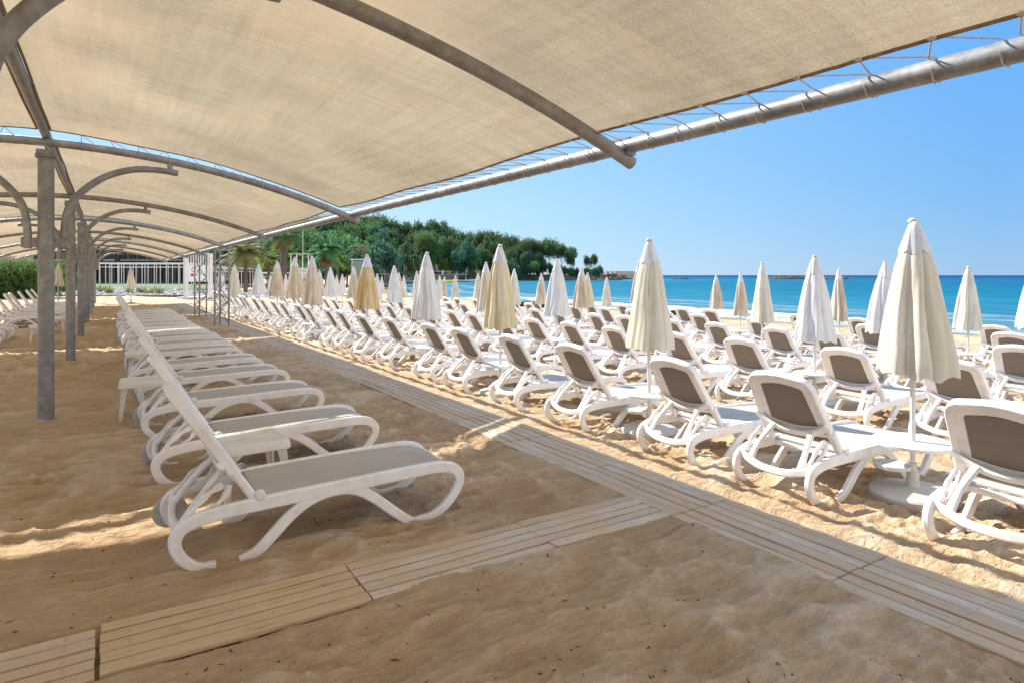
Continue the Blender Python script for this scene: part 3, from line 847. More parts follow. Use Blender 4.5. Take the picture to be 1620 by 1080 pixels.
# ------------------------------------------------------------------ closed umbrellas
def fold(u, t, ph, A):
    """furled cloth: a few broad flaps wrapped over each other, sharp valleys between, finer creases on top"""
    w_ = u + .35 * math.sin(u + ph[1]) + .16 * math.sin(2 * u + ph[3])
    q = (w_ * 6 / 6.2832 + ph[0]) % 1.0
    flap = (q ** .55) * (1 - q ** 16)                     # slow rise, sudden tuck
    q2 = (w_ * 9 / 6.2832 + ph[2] + .15 * math.sin(5 * t + ph[6])) % 1.0
    cre = 1 - abs(2 * q2 - 1)
    return 1 + A * (.36 * (flap - .60) + .10 * (cre - .5) * min(1, .3 + t) + .07 * math.sin(u + ph[5]) + .05 * math.sin(2 * u + ph[4]) + .016 * math.sin(17 * u + 9 * t + ph[7]))
def canopy_mesh(seed, Wd=.285, Lg=1.15, slim=1.0):
    r = random.Random(seed); mb = MB(); seg = 112; nv = 30
    ph = [r.uniform(0, 6.28) for _ in range(8)]
    def R(t): return slim * np.interp(t, [0, .03, .08, .18, .30, .45, .62, .80, .93, 1], [.020, .044, .062, .100, .142, .174, .207, .240, .264, .270]) * Wd / .285
    vs = []
    tw = r.uniform(-.12, .12)
    for i in range(nv + 1):
        t = i / nv
        for k in range(seg):
            a = 2 * math.pi * k / seg
            A = min(1, t * 1.7 + .08)
            u = a + tw * t + .03 * math.sin(3 * t * 3.1 + ph[4])
            rr = R(t) * fold(u, t, ph, A)
            f = abs(math.sin(4 * u + ph[0])); f3 = math.sin(2 * u + ph[5]) * .5 + math.sin(3 * u + ph[6]) * .35
            hem = .030 * (f ** .5 - .6) * (t > .85) * (t - .85) * 6.6 + .024 * f3 * t + .016 * max(0, math.sin(11 * u + ph[2])) * (t > .94)
            z = Lg * (1 - t) - hem
            vs.append((rr * math.cos(a), rr * math.sin(a), z))
    fs = []
    for i in range(nv):
        for k in range(seg):
            l = (k + 1) % seg; fs.append((i * seg + l, i * seg + k, (i + 1) * seg + k, (i + 1) * seg + l))
    fs.append(tuple(range(seg)))
    # inner folds tucked towards the pole at the hem
    n0 = len(vs)
    for k in range(seg):
        a = 2 * math.pi * k / seg; f = abs(math.sin(8 * a + ph[0]))
        vs.append((.09 * (1 + .5 * f) * math.cos(a), .09 * (1 + .5 * f) * math.sin(a), .05 + .03 * f))
    for k in range(seg):
        l = (k + 1) % seg; fs.append((nv * seg + l, nv * seg + k, n0 + k, n0 + l))
    mb.add(vs, fs)
    return mb
def cap_mesh(seed, Wd=.285, Lg=1.15, slim=1.0):
    r = random.Random(seed); mb = MB(); seg = 112; nv = 9; T = r.uniform(.19, .24)
    ph = [r.uniform(0, 6.28) for _ in range(8)]
    r2 = random.Random(seed); pp = [r2.uniform(0, 6.28) for _ in range(8)]; tw = r2.uniform(-.12, .12)
    r2 = random.Random(seed); ph = [r2.uniform(0, 6.28) for _ in range(8)]; tw = r2.uniform(-.12, .12)
    vs = []
    for i in range(nv + 1):
        t = T * i / nv
        base = slim * np.interp(t, [0, .03, .08, .18, .30, .45], [.020, .044, .062, .100, .142, .174]) * Wd / .285
        for k in range(seg):
            a = 2 * math.pi * k / seg; A = min(1, t * 1.7 + .08); u = a + tw * t + .03 * math.sin(3 * t * 3.1 + ph[4])
            rr = base * fold(u, t, ph, A) + .003 + .002 * i / nv
            vs.append((rr * math.cos(a), rr * math.sin(a), Lg * (1 - t) + .006 - (.034 * (abs(math.sin(3 * u + ph[1])) - .5) * (i / nv) ** 2)))
    fs = [(i * seg + (k + 1) % seg, i * seg + k, (i + 1) * seg + k, (i + 1) * seg + (k + 1) % seg) for i in range(nv) for k in range(seg)]
    fs.append(tuple(range(seg)))
    mb.add(vs, fs)
    return mb
def tmpmesh(mb, name, m, smooth=70):
    o = mb.build(name, m, None, smooth); d = o.data; bpy.data.objects.remove(o); return d
CN = {}
for sd in range(5):
    for wn_, Wd in (('n', .235), ('w', .268), ('s', .20)):
        CN[(sd, wn_)] = (canopy_mesh(sd * 13 + 3, Wd), cap_mesh(sd * 13 + 3, Wd))
cmesh = {}
pole_m = MB(); pole_m.lathe([(.019, .03), (.019, 2.06), (.012, 2.075)], 14); pole_d = tmpmesh(pole_m, 'pole', M['polew'])
fin = MB(); fin.lathe([(.014, 0), (.034, .004), (.036, .018), (.022, .03), (.010, .034)], 16); fin_d = tmpmesh(fin, 'finial', M['polew'])
bm_ = MB(); bm_.lathe([(.20, -.05), (.285, -.045), (.300, -.01), (.302, .035), (.292, .050), (.28, .056), (.10, .078), (.045, .085), (.040, .20), (.026, .21), (.022, .215)], 48); base_d = tmpmesh(bm_, 'base', M['base'], 35)
tb = MB(); tb.lathe([(.018, .405), (.03, .36), (.045, .395), (.262, .400), (.278, .405), (.280, .425), (.272, .430), (.02, .428)], 48); table_d = tmpmesh(tb, 'table_disc', M['polew'], 35)
sf = MB(); sf.lathe([(.01, .200), (.125, .200), (.132, .206), (.132, .232), (.124, .236), (.01, .234)], 32, (.135, 0, 0)); sf.lathe([(.019, .17), (.03, .175), (.03, .26), (.019, .265)], 16); shelf_d = tmpmesh(sf, 'lower_shelf', M['polew'], 35)
UW = {'white': 'u_white', 'ivory': 'u_ivory', 'cream': 'u_cream', 'beige': 'u_beige', 'orange': 'u_orange'}
FOC = 1010.0
def umbrella(u, top, bot, xrow, colour, width, label, group='closed umbrellas among the loungers', y=None):
    """stands in its row where the sight line to it crosses the row"""
    s, c = math.sin(YAW), math.cos(YAW); r_ = (u - 810) / FOC
    dx, dy = s + r_ * c, c - r_ * s
    if y is None: yy = xrow / dx * dy
    else: yy = y; xrow = yy / dy * dx
    k = xrow / dx; z0 = g1(xrow, yy)
    zt = 1.65 + (435.5 - top) / FOC * k; zb = 1.65 + (435.5 - bot) / FOC * k
    H = zt - z0; H = min(2.25, max(1.9, H)); Lg = min(1.45, max(.95, zt - zb))
    root = empty('beach_umbrella', (xrow, yy, z0 + .01), rnd.uniform(0, 6.28))
    def ch(name, d, parent, loc=(0, 0, 0), sc=None):
        o = bpy.data.objects.new(name, d); COL.objects.link(o); o.parent = parent; o.location = loc
        if sc: o.scale = sc
        return o
    lean = (rnd.uniform(-.012, .012), rnd.uniform(-.012, .012))
    p = ch('pole', pole_d, root, sc=(1, 1, H / 2.10))
    sd = rnd.randrange(5); key = (sd, width, colour)
    if key not in cmesh:
        a, b = CN[(sd, width)]
        cmesh[key] = (tmpmesh(a, 'canopy', M[UW[colour]]), tmpmesh(b, 'vent_cap', M['u_white']))
    cd, capd = cmesh[key]
    cc = ch('canopy', cd, root, (0, 0, H - Lg - .03), (1, 1, Lg / 1.15)); cc.rotation_euler = (*lean, 0)
    ch('vent_cap', capd, cc)
    ch('finial', fin_d, root, (0, 0, H - .03))
    ch('base', base_d, root); ch('table_disc', table_d, root, sc=(1, 1, 1)); ch('lower_shelf', shelf_d, root)
    tag(root, label, 'umbrella', group)
    return root
R1, R2, R3, R4, R5 = 4.95, 8.05, 11.0, 14.0, 17.3
UMB = [
 (1444, 348, 583, 5.20, 'ivory', 'w', 'big ivory closed umbrella with disc table at the right, nearest the camera'),
 (1027, 379, 546, R1, 'ivory', 'w', 'ivory closed umbrella in front of the sea, second in the row beside the boardwalk'),
 (791.5, 388, 516, 4.80, 'cream', 'w', 'yellow stained closed umbrella with white tip, beside the boardwalk loungers'),
 (676, 400, 502, 4.9, 'white', 'w', 'white closed umbrella just left of the yellow stained one'),
 (581, 404, 487, 4.85, 'orange', 'w', 'orange stained closed umbrella with white tip'),
 (493.8, 406, 480, 4.6, 'beige', 'w', 'beige streaked closed umbrella, first one left of the orange stained umbrella'),
 (466.8, 408, 470, 4.75, 'beige', 'w', 'beige closed umbrella in the boardwalk row, seventh from the camera'),
 (438.6, 414, 467, 4.9, 'beige', 'w', 'beige closed umbrella in the boardwalk row, eighth from the camera'),
 (409, 418.5, 465, 5.0, 'white', 'w', 'white closed umbrella in the boardwalk row, right of the steel trusses'),
 (371, 420, 466, 4.4, 'ivory', 'w', 'ivory closed umbrella right behind the nearer steel truss'),
 (349, 428, 466, 4.6, 'white', 'w', 'white closed umbrella seen between the two steel trusses'),
 (1289, 405, 535, 8.37, 'white', 'w', 'bright white wide closed umbrella in the second row, left of the big ivory one'),
 (880.6, 411, 497, R2, 'white', 'w', 'white closed umbrella in front of the headland tip, second row'),
 (769, 415.6, 490, 7.85, 'beige', 'n', 'pale beige closed umbrella just left of the yellow stained one, second row'),
 (624, 421, 477, 7.9, 'white', 'w', 'white closed umbrella between the orange one and the white one, second row'),
 (559.5, 422.5, 470, R2, 'beige', 'w', 'beige closed umbrella just left of the orange stained one, second row'),
 (523.6, 424, 468, 7.9, 'white', 'w', 'white closed umbrella left of the beach frame, second row'),
 (505.5, 428, 466, 8.6, 'beige', 'n', 'narrow beige closed umbrella partly hidden by the beige streaked one'),
 (1400, 415, 524, R3, 'white', 'w', 'white closed umbrella half hidden behind the big ivory one'),
 (1205.5, 416.5, 508, R3, 'ivory', 'n', 'ivory closed umbrella with the small breaking wave at its right, middle row'),
 (920, 423, 485, 11.4, 'beige', 'n', 'beige closed umbrella, left one of the two standing close together'),
 (814, 426, 480, 11.4, 'ivory', 'n', 'ivory closed umbrella just right of the yellow stained one'),
 (659.6, 430, 474, R3, 'ivory', 'n', 'ivory closed umbrella left of the white one in the boardwalk row'),
 (631.5, 432, 470, 11.6, 'beige', 'n', 'beige closed umbrella hidden behind a white one left of the water'),
 (597, 434.5, 475, 10.6, 'white', 'n', 'white closed umbrella just right of the orange stained one'),
 (541.9, 437, 470, R3, 'white', 'n', 'small white closed umbrella between two beige ones, middle row'),
 (428, 437, 460, R3, 'white', 'n', 'tiny white closed umbrella at the far end of the middle row'),
 (1636, 418, 516, 13.9, 'white', 'n', 'white closed umbrella cut by the right edge of the photo'),
 (1532, 422, 518, 13.8, 'ivory', 'n', 'ivory closed umbrella alone against the sea right of the big one'),
 (1328, 426, 506, 14.1, 'beige', 's', 'slim beige closed umbrella right of the bright white wide one'),
 (1171, 432, 498, 14.6, 'beige', 's', 'slim beige closed umbrella, middle of the three left of the reef'),
 (1010, 411, 470, 13.9, 'beige', 'n', 'beige closed umbrella almost hidden behind the ivory one in front of the sea'),
 (930, 432, 485, R4, 'cream', 'n', 'cream closed umbrella, right one of the two standing close together'),
 (856, 433, 480, 14.2, 'beige', 'n', 'pinkish beige closed umbrella above the seaweed heap'),
 (756, 433, 475, 13.6, 'beige', 'n', 'beige closed umbrella second to the left of the yellow stained one'),
 (720.8, 440, 478, R4, 'ivory', 's', 'ivory closed umbrella alone in front of the inflatable boat'),
 (695.5, 441, 477, R4, 'white', 's', 'white closed umbrella right of the white one in the boardwalk row'),
 (639, 444, 475, 14.6, 'white', 's', 'small white closed umbrella where the water begins'),
 (532.5, 439, 465, 13.6, 'white', 's', 'small white closed umbrella, fourth row, right of a beige streaked one'),
 (452, 435, 462, 10.2, 'white', 's', 'small white closed umbrella between two beige ones by the lifeguard chair'),
 (1133, 436, 488, 17.9, 'beige', 'n', 'beige closed umbrella, left of the three near the reef'),
 (960, 439, 483, 17.4, 'ivory', 'n', 'ivory closed umbrella alone in front of the headland tip water'),
 (703, 446, 477, 16.8, 'beige', 's', 'small beige closed umbrella left of the inflatable boat'),
 (604, 447, 472, 16.9, 'white', 's', 'smallest white closed umbrella in front of the moored motorboat'),
]
for U in UMB: umbrella(*U[:6], U[6])
umbrella(207, 424, 455, 1.1, 'white', 'w', 'white closed umbrella beyond the end of the awning row', y=43.3)
umbrella(92, 415, 450, 1.1, 'ivory', 'w', 'ivory closed umbrella behind the awning posts near the bushes', y=40.0)

# ------------------------------------------------------------------ small white tables
def make_table():
    root = empty('side_table'); S = .235
    def rr(h, r, z, n=5):
        out = []
        for cx, cy, a0 in ((h - r, h - r, 0), (-h + r, h - r, 90), (-h + r, -h + r, 180), (h - r, -h + r, 270)):
            for i in range(n + 1):
                a = rad(a0 + 90 * i / n); out.append((cx + r * math.cos(a), cy + r * math.sin(a), z))
        return out
    mb = MB(); L = [rr(S, .05, .372), rr(S + .004, .05, .376), rr(S, .05, .425), rr(S - .012, .045, .440), rr(S - .025, .04, .444), rr(S - .030, .04, .441), rr(.02, .01, .440)]
    n = len(L[0]); fs = [(i * n + k, i * n + (k + 1) % n, (i + 1) * n + (k + 1) % n, (i + 1) * n + k) for i in range(len(L) - 1) for k in range(n)]
    fs.append(tuple((len(L) - 1) * n + k for k in range(n)))
    mb.add([p for l in L for p in l], fs); mb.build('table_top', M['cream'], root, 40)
    for sx in (-1, 1):
        for sy in (-1, 1):
            mb = MB(); vs = []
            for z, o_, w_ in ((0, .232, .034), (.15, .222, .042), (.30, .212, .056), (.378, .206, .074)):
                X0 = sx * o_; Y0 = sy * o_
                vs += [(X0, Y0, z), (X0 - sx * w_, Y0, z), (X0 - sx * w_, Y0 - sy * .012, z), (X0 - sx * .012, Y0 - sy * .012, z), (X0 - sx * .012, Y0 - sy * w_, z), (X0, Y0 - sy * w_, z)]
            fs = [(i * 6 + k, i * 6 + (k + 1) % 6, (i + 1) * 6 + (k + 1) % 6, (i + 1) * 6 + k) for i in range(3) for k in range(6)]
            fs += [(0, 1, 2, 3), (0, 3, 4, 5)]
            mb.add(vs, fs); mb.build('leg', M['cream'], root, 30)
    return root
TB = make_table()
for i, (x, y, rz, lb) in enumerate([(.92, 5.12, .06, 'white square plastic table between the first and second awning loungers'),
                         (.36, 8.72, -.05, 'cream square plastic table by the third lounger of the awning row'),
                         (.50, 11.85, .1, 'cream plastic table half hidden by the fifth lounger of the awning row'),
                         (-1.35, 19.4, .1, 'white plastic table left of the nearest post, among the left loungers'),
                         (-1.25, 22.8, 0, 'white plastic table seen just right of the nearest post'),
                         (-1.2, 26.2, .2, 'white plastic table seen between the second and third posts')]):
    o = TB if i == 0 else copy_tree(TB)
    o.location = (x, y, sh(x, y) * .3 - .01); o.rotation_euler = (0, 0, rz)
    tag(o, lb, 'table', 'small square plastic tables')

# ------------------------------------------------------------------ shade structure
PX, TX, DY, Y0, SK = -.58, 3.15, 5.95, 3.07, .10
RY = [Y0 + DY * k for k in range(-1, 8)]
def sk(x, y): return y + SK * (x - PX)
def ribz(x): d = abs(x - PX); return 3.17 - .049 * d * d
awn = empty('shade_awning', (PX, 9.4, 0))
tag(awn, 'long beige cloth awning on galvanised steel ribs and posts over the sand', 'awning')
def abuild(mb, name, m, smooth=40, parent=awn):
    o = mb.build(name, m, parent, smooth)
    o.location = (-PX, -9.4, 0) if parent is awn else (0, 0, 0)
    return o
def tube_bump_pts(a, b, n): return [Vector(a).lerp(Vector(b), i / n) for i in range(n + 1)]
for i, y in enumerate(RY):
    mb = MB(); pr = [(.092, -.3), (.092, 2.99)]
    mb.lathe([(.080, -.4), (.080, 1.0), (.080, 2.2), (.080, 2.99)], 28, (PX, y, 0)); abuild(mb, 'post', M['metal'])
    mb = MB(); mb.box((PX, y, 3.00), (.20, .20, .014)); mb.box((PX, y, 3.045), (.18, .11, .07)); 
    for sx in (-1, 1):
        for sy in (-1, 1): mb.lathe([(.014, 0), (.014, .02)], 6, (PX + sx * .08, y + sy * .08, 3.007))
    abuild(mb, 'cap_plate', M['metal'], 30); mb = MB()
    # low bracket holding the two curved braces
    mb.box((PX, y, 2.02), (.46, .06, .11)); mb.lathe([(.087, 0), (.087, .16)], 24, (PX, y, 1.94)); abuild(mb, 'bracket', M['metal'], 30)
    mb = MB(); pts = [(x, sk(x, y), ribz(x)) for x in np.linspace(PX - 3.80, PX + 3.80, 41)]; mb.tube(pts, .048, 14); abuild(mb, 'rib', M['metal'])
    for sx in (-1, 1):
        P = [(PX + sx * .17, y, 1.95), (PX + sx * .17, y, 2.16), (PX + sx * .21, y, 2.42), (PX + sx * .34, y, 2.63), (PX + sx * .56, y, 2.82), (PX + sx * .83, y, 2.935), (PX + sx * 1.10, y, 2.965), (PX + sx * 1.35, y, 2.945)]
        P = [(a, sk(a, b), c + (.10 if i == 1 else 0) * min(1, max(0, c - 2))) for a, b, c in P]
        mb = MB(); mb.tube(catmull(P, 7), .040, 12)
        mb.box((PX + sx * 1.26, sk(PX + sx * 1.26, y), 3.02), (.06, .05, .10)); abuild(mb, 'brace', M['metal'])
mb = MB(); mb.tube(tube_bump_pts((PX, RY[0] - .3, 3.255), (PX, RY[-1] + .2, 3.255), 40), .048, 14); abuild(mb, 'ridge_tube', M['metal'])
ZT = 2.570
for sx in (-1, 1):
    mb = MB(); X_ = PX + sx * (TX - PX)
    mb.tube(tube_bump_pts((X_, RY[0] - .3, ZT), (X_, RY[-1] + .25, ZT), 80), .052, 14)
    for y in RY: mb.box((X_ + sx * .0, sk(X_, y), ZT - .005), (.07, .16, .125))
    abuild(mb, 'edge_tube', M['metal'])
# cloth panels with hems, and their lacing
def panel(side, ya, yb, first):
    y0, y1 = ya + .19, yb - .19; nx, ny = 30, int(15 * (yb - ya)); bay = DY
    us = np.linspace(0, 1, nx + 1); vsn = np.linspace(0, 1, ny + 1)
    x_in, x_out = .06, 3.45
    hem = []; vs = []
    per = .30; 
    def pos(u, v):
        yy = y0 + (y1 - y0) * v
        # edges curve inwards between their corners; small scallops between eyelets
        bow = abs(math.sin(math.pi * (yy - ya) / bay))
        xo = x_out - .03 * bow - .022 * abs(math.sin(math.pi * (yy - ya) / per)) ** .7
        xi = x_in + .0 * bow
        x = xi + (xo - xi) * u
        # end edges: curved away from the rib near the ridge
        bowx = .12 * math.exp(-((u) / .18) ** 2) + .06 * math.sin(math.pi * u)
        yy += bowx * (1 - 2 * v) ** 3
        d = x
        z = 3.17 - .049 * d * d + .085 - .035 * u * 1
        z -= .10 * bow * math.sin(math.pi * min(1, u * 1.02)) + .050 * bow * u ** 3
        z += .012 * math.sin(yy * 2.3 + x * 1.7) * bow + .008 * math.sin(yy * 5.1 - x * 3.3) * math.sin(math.pi * u)
        if u > .9: z -= .012 * abs(math.sin(math.pi * (yy - ya) / per)) * (u - .9) * 10
        return Vector((PX + side * x, yy + SK * side * x, z))
    for v in vsn:
        for u in us: vs.append(pos(u, v))
    fs = [(j * (nx + 1) + i, j * (nx + 1) + i + 1, (j + 1) * (nx + 1) + i + 1, (j + 1) * (nx + 1) + i) for j in range(ny) for i in range(nx)]
    mb = MB(); mb.add(vs, fs)
    o = abuild(mb, 'cloth_panel', M['shade'], 180)
    # rolled hem
    hb = MB()
    for path in ([pos(1, v) for v in vsn], [pos(u, 0) for u in us], [pos(u, 1) for u in us], [pos(0, v) for v in vsn]):
        hb.tube(path, .011, 6)
    h = hb.build('hem', M['hem'], o, 60)
    # lacing to the edge tube, the end ribs
    lb = MB(); n = int((y1 - y0) / per)
    X_ = PX + side * (TX - PX); dk = SK * side * 3.4
    for i in range(n + 1):
        yy = ya + per * (i + .67)
        if yy > y1 - .02: break
        v = (yy - y0) / (y1 - y0); a = pos(1, max(0, min(1, v)))
        a = a - Vector((side * .02, 0, 0))
        sl_ = rnd.uniform(-.03, .03)
        b = Vector((X_ + side * .03, yy + dk + .13 + sl_, ZT - .05)); b2 = Vector((X_ - side * .03, yy + dk + .13 + sl_, ZT + .055))
        c = Vector((X_ + side * .03, yy + dk - .15 + sl_, ZT - .05)); c2 = Vector((X_ - side * .03, yy + dk - .15 + sl_, ZT + .055))
        lb.tube([a, b2 + Vector((0, 0, .0)), Vector((X_ + side * .035, b.y, ZT + .045)), Vector((X_ + side * .058, b.y, ZT)), b], .0042, 5)
        lb.tube([a + Vector((0, .004, .002)), c2, Vector((X_ + side * .035, c.y, ZT + .045)), Vector((X_ + side * .058, c.y, ZT)), c, Vector((X_ - side * .03, c.y, ZT - .05)), Vector((X_ - side * .058, c.y, ZT))], .0042, 5)
        lb.lathe([(.016, -.004), (.018, 0), (.016, .004)], 10, tuple(a + Vector((0, 0, -.006))))
    for (vv, yr, sg) in ((0, ya, 1), (1, yb, -1)):
        for i in range(1, 12):
            u = i / 12; a = pos(u, vv); xx = a.x + side * rnd.uniform(-.06, .06); zz = ribz(xx); yr = sk(xx, (ya if vv == 0 else yb))
            lb.tube([a, Vector((xx, yr + sg * .045, zz + .045)), Vector((xx, yr - sg * .01, zz + .056)), Vector((xx, yr - sg * .056, zz)), Vector((xx + .02, yr, zz - .056))], .0042, 5)
            lb.tube([a, Vector((xx + side * .12, yr + sg * .045, ribz(xx + side * .12) + .04)), Vector((xx + side * .12, yr + sg * .056, ribz(xx + side * .12))), Vector((xx + side * .12, yr, ribz(xx + side * .12) - .056))], .0042, 5)
    lb.build('lacing', M['rope'], o, 60)
M['hem'] = m_noisy('hem_cloth', (.20, .13, .075), (.33, .23, .14), 12)
for a, b in ((0, 2), (2, 4), (4, 6), (6, 8)):
    for side in (1, -1): panel(side, RY[a], RY[b], a == 0)
# steel truss columns carrying the far edge tube
for ty in (22.4, 27.9):
    mb = MB(); C3 = [(TX - .21, ty), (TX + .21, ty), (TX, ty + .36)]
    for cx, cy in C3: mb.tube([(cx, cy, -.3), (cx, cy, 1.2), (cx, cy, ZT - .06)], .030, 10)
    for a in range(3):
        (ax, ay), (bx, by) = C3[a], C3[(a + 1) % 3]; z = .12; flip = a % 2
        while z < ZT - .5:
            p, q = ((ax, ay), (bx, by)) if flip else ((bx, by), (ax, ay))
            mb.tube([(*p, z), (*q, z + .36)], .014, 7); z += .36; flip = not flip
    for z in (ZT - .12,):
        for a in range(3): mb.tube([(*C3[a], z), (*C3[(a + 1) % 3], z)], .016, 7)
    abuild(mb, 'truss_column', M['metal'])

# ------------------------------------------------------------------ headland: wall, railing, trees
def at_px(u, Z):
    """ground point seen at column u, Z metres ahead (layout helper for the far shore)"""
    s, c = math.sin(YAW), math.cos(YAW); X = (u - 810) / FOC * Z
    return c * X + s * Z, -s * X + c * Z
STONE = m_noisy('wall_stone', (.10, .085, .07), (.19, .165, .14), .6)
PALE = m_noisy('pale_stone', (.52, .46, .37), (.36, .31, .25), .5)
WHT = m_noisy('white_paint', (.78, .78, .77), (.66, .66, .65), 3, .5, .05)
ROCK = m_noisy('rock', (.06, .053, .05), (.14, .12, .105), .8)
wl = [(34, 85), (60, 150), (92, 213), (100, 227.6), (150, 230.6), (200, 231.6), (213, 240), (204, 300)]
mb = MB()
dens = []
for (ax, ay), (bx, by) in zip(wl[:-1], wl[1:]):
    n = max(2, int(math.hypot(bx - ax, by - ay) / 6))
    dens += [(ax + (bx - ax) * i / n, ay + (by - ay) * i / n) for i in range(n)]
dens.append(wl[-1])
mb.sweep([(x, y, -.2) for x, y in dens], (0, 0, 1), 4.0, 1.1, round_=.02)
o = mb.build('sea_wall', STONE); tag(o, 'long dark stone sea wall along the foot of the wooded headland', 'wall')
rl = empty('promenade_railing', (150, 231, 1.8)); tag(rl, 'white railing of posts along the top of the sea wall', 'railing')
mb = MB(); pts = [(x, y, 3.1) for x, y in dens if y > 200]
mb.sweep([Vector(p) - Vector((150, 231, 1.8)) for p in pts], (0, 0, 1), .14, .14); mb.sweep([Vector(p) - Vector((150, 231, 3.0)) for p in pts], (0, 0, 1), .12, .12); mb.build('rail', WHT, rl)
px_ = []
L = 0
for (ax, ay), (bx, by) in zip(dens[:-1], dens[1:]):
    if ay < 205: continue
    px_.append((ax, ay))
for i, (x, y) in enumerate(px_[:99]):
    mb = MB(); mb.box((x - 150, y - 231, .75), (.55, .5, 1.55)); mb.box((x - 150, y - 231, 1.6), (.75, .7, .16)); mb.build('post', WHT, rl)

def crown_mesh(seed, kind, n, leaf):
    """leaf-clump crowns, unit size: radius 1, sits from z 0 to 1 (scaled per tree)"""
    r = random.Random(seed); mb = MB(); blobs = []
    if kind == 'pine':       # flat-topped umbrella crown
        for _ in range(18):
            a = r.uniform(0, 6.28); q = r.random() ** .5 * .78
            blobs.append((q * math.cos(a), q * math.sin(a), .66 - .30 * q * q + r.uniform(-.26, .12), r.uniform(.24, .40), .8))
    elif kind == 'round':
        for _ in range(26):
            a = r.uniform(0, 6.28); el = r.uniform(-.5, 1.2); q = r.uniform(.35, .78)
            blobs.append((q * math.cos(a) * math.cos(el), q * math.sin(a) * math.cos(el), .50 + .42 * q * math.sin(el), r.uniform(.20, .34), .8))
    else:                     # ragged, upright
        for i in range(22):
            t = i / 21; a = r.uniform(0, 6.28); q = (1 - t) * .62 * r.uniform(.5, 1) + .08
            blobs.append((q * math.cos(a), q * math.sin(a), .10 + .85 * t, r.uniform(.14, .26), .8))
    per = n // len(blobs)
    for (bx, by, bz, br, sq) in blobs:
        for _ in range(per):
            d = Vector((r.gauss(0, 1), r.gauss(0, 1), r.gauss(0, 1))).normalized()
            rad_ = br * r.uniform(.55, 1.05) * (1 + .25 * math.sin(7 * d.x + 5 * d.y + seed))
            p = Vector((bx, by, bz)) + Vector((d.x * rad_, d.y * rad_, d.z * rad_ * sq))
            L_ = leaf * r.uniform(.6, 1.5)
            u = Vector((r.gauss(0, 1), r.gauss(0, 1), r.gauss(0, 1))).normalized(); v = (d + Vector((r.gauss(0, .5), r.gauss(0, .5), r.gauss(0, .5)))).normalized()
            v = u.cross(v).normalized() * L_ * .55; u = u * L_
            mb.add([p - u, p + v, p + u, p - v], [(0, 1, 2, 3)])
    return mb
def trunk_mesh(seed, kind):
    r = random.Random(seed + 99); mb = MB()
    lean = r.uniform(-.10, .10)
    top = Vector((lean, r.uniform(-.08, .08), .78))
    mb.tube(catmull([(0, 0, -.25), (lean * .3, 0, .1), (lean * .5 + .02, .01, .45), tuple(top)], 5), lambda k: .040 * (1 - .6 * k), 7)
    for i in range(7):
        a = r.uniform(0, 6.28); z = r.uniform(.42, .74); b = Vector((lean * z, 0, z)); L_ = r.uniform(.14, .30)
        mb.tube(catmull([b, b + Vector((math.cos(a) * L_ * .6, math.sin(a) * L_ * .6, .10)), b + Vector((math.cos(a) * L_, math.sin(a) * L_, .22))], 4), lambda k: .014 * (1 - .7 * k), 5)
    return mb
LEAF = {
    'pine': m_leaf('pine_needles', (.055, .115, .05), (.155, .23, .095), .45),
    'round': m_leaf('broad_leaves', (.06, .15, .055), (.17, .30, .095), .45),
    'dark': m_leaf('dark_leaves', (.04, .11, .07), (.095, .20, .11), .45),
    'bright': m_leaf('bright_leaves', (.08, .19, .03), (.16, .28, .05), .4),
    'rag': m_leaf('loose_leaves', (.08, .14, .06), (.17, .23, .11), .45),
}
BARK = m_noisy('bark', (.09, .07, .055), (.20, .165, .135), 6)
CM = {}
for kd, shp in (('pine', 'pine'), ('round', 'round'), ('dark', 'round'), ('bright', 'round'), ('rag', 'rag')):
    for v_ in range(3):
        CM[(kd, v_)] = (tmpmesh(crown_mesh(v_ * 7 + len(kd), shp, 4200 if shp != 'rag' else 2600, .042), 'crown', LEAF[kd], None), tmpmesh(trunk_mesh(v_ * 5 + len(kd), shp), 'trunk', BARK, 50))
NAMES = {'pine': 'umbrella_pine', 'round': 'broadleaf_tree', 'dark': 'evergreen_tree', 'bright': 'young_tree', 'rag': 'open_tree'}
LBL = {'pine': 'umbrella pine with broad crown', 'round': 'green broadleaf tree with rounded crown', 'dark': 'dark bushy evergreen', 'bright': 'bright yellow green tree', 'rag': 'thin open crowned tree'}
sil = [(300, 350), (430, 345), (500, 344), (560, 337), (600, 337), (618, 341), (640, 358), (655, 347), (690, 346), (712, 353), (740, 363), (775, 362), (800, 372), (830, 375), (870, 378), (890, 388)]
tcount = {}
r = random.Random(12)
trees = []
u = 330
while u < 880:                                        # skyline row of big pines
    trees.append(('pine', u, r.uniform(292, 312), float(np.interp(u, *zip(*sil))) + r.uniform(-1, 5), r.uniform(1.0, 1.3))); u += r.uniform(15, 23)
u = 340
while u < 850:
    trees.append((r.choice(['round', 'pine', 'dark', 'rag', 'pine']), u, r.uniform(275, 290), float(np.interp(u, *zip(*sil))) + r.uniform(9, 22), r.uniform(.85, 1.1))); u += r.uniform(13, 20)
u = 345
while u < 830:
    trees.append((r.choice(['round', 'dark', 'dark', 'round', 'rag']), u, r.uniform(262, 274), float(np.interp(u, *zip(*sil))) + r.uniform(26, 42), r.uniform(.8, 1.05))); u += r.uniform(13, 20)
u = 350
while u < 760:
    trees.append((r.choice(['dark', 'round', 'dark', 'bright', 'rag', 'dark']), u, r.uniform(254, 262), r.uniform(398, 414), r.uniform(.6, .85))); u += r.uniform(14, 22)
u = 770
while u < 945:                                        # low shrubs and trees behind the railing at the tip
    trees.append((r.choice(['dark', 'dark', 'round']), u, r.uniform(262, 275), r.uniform(408, 420) if u < 900 else r.uniform(417, 424), .5)); u += r.uniform(10, 15)
u = 338
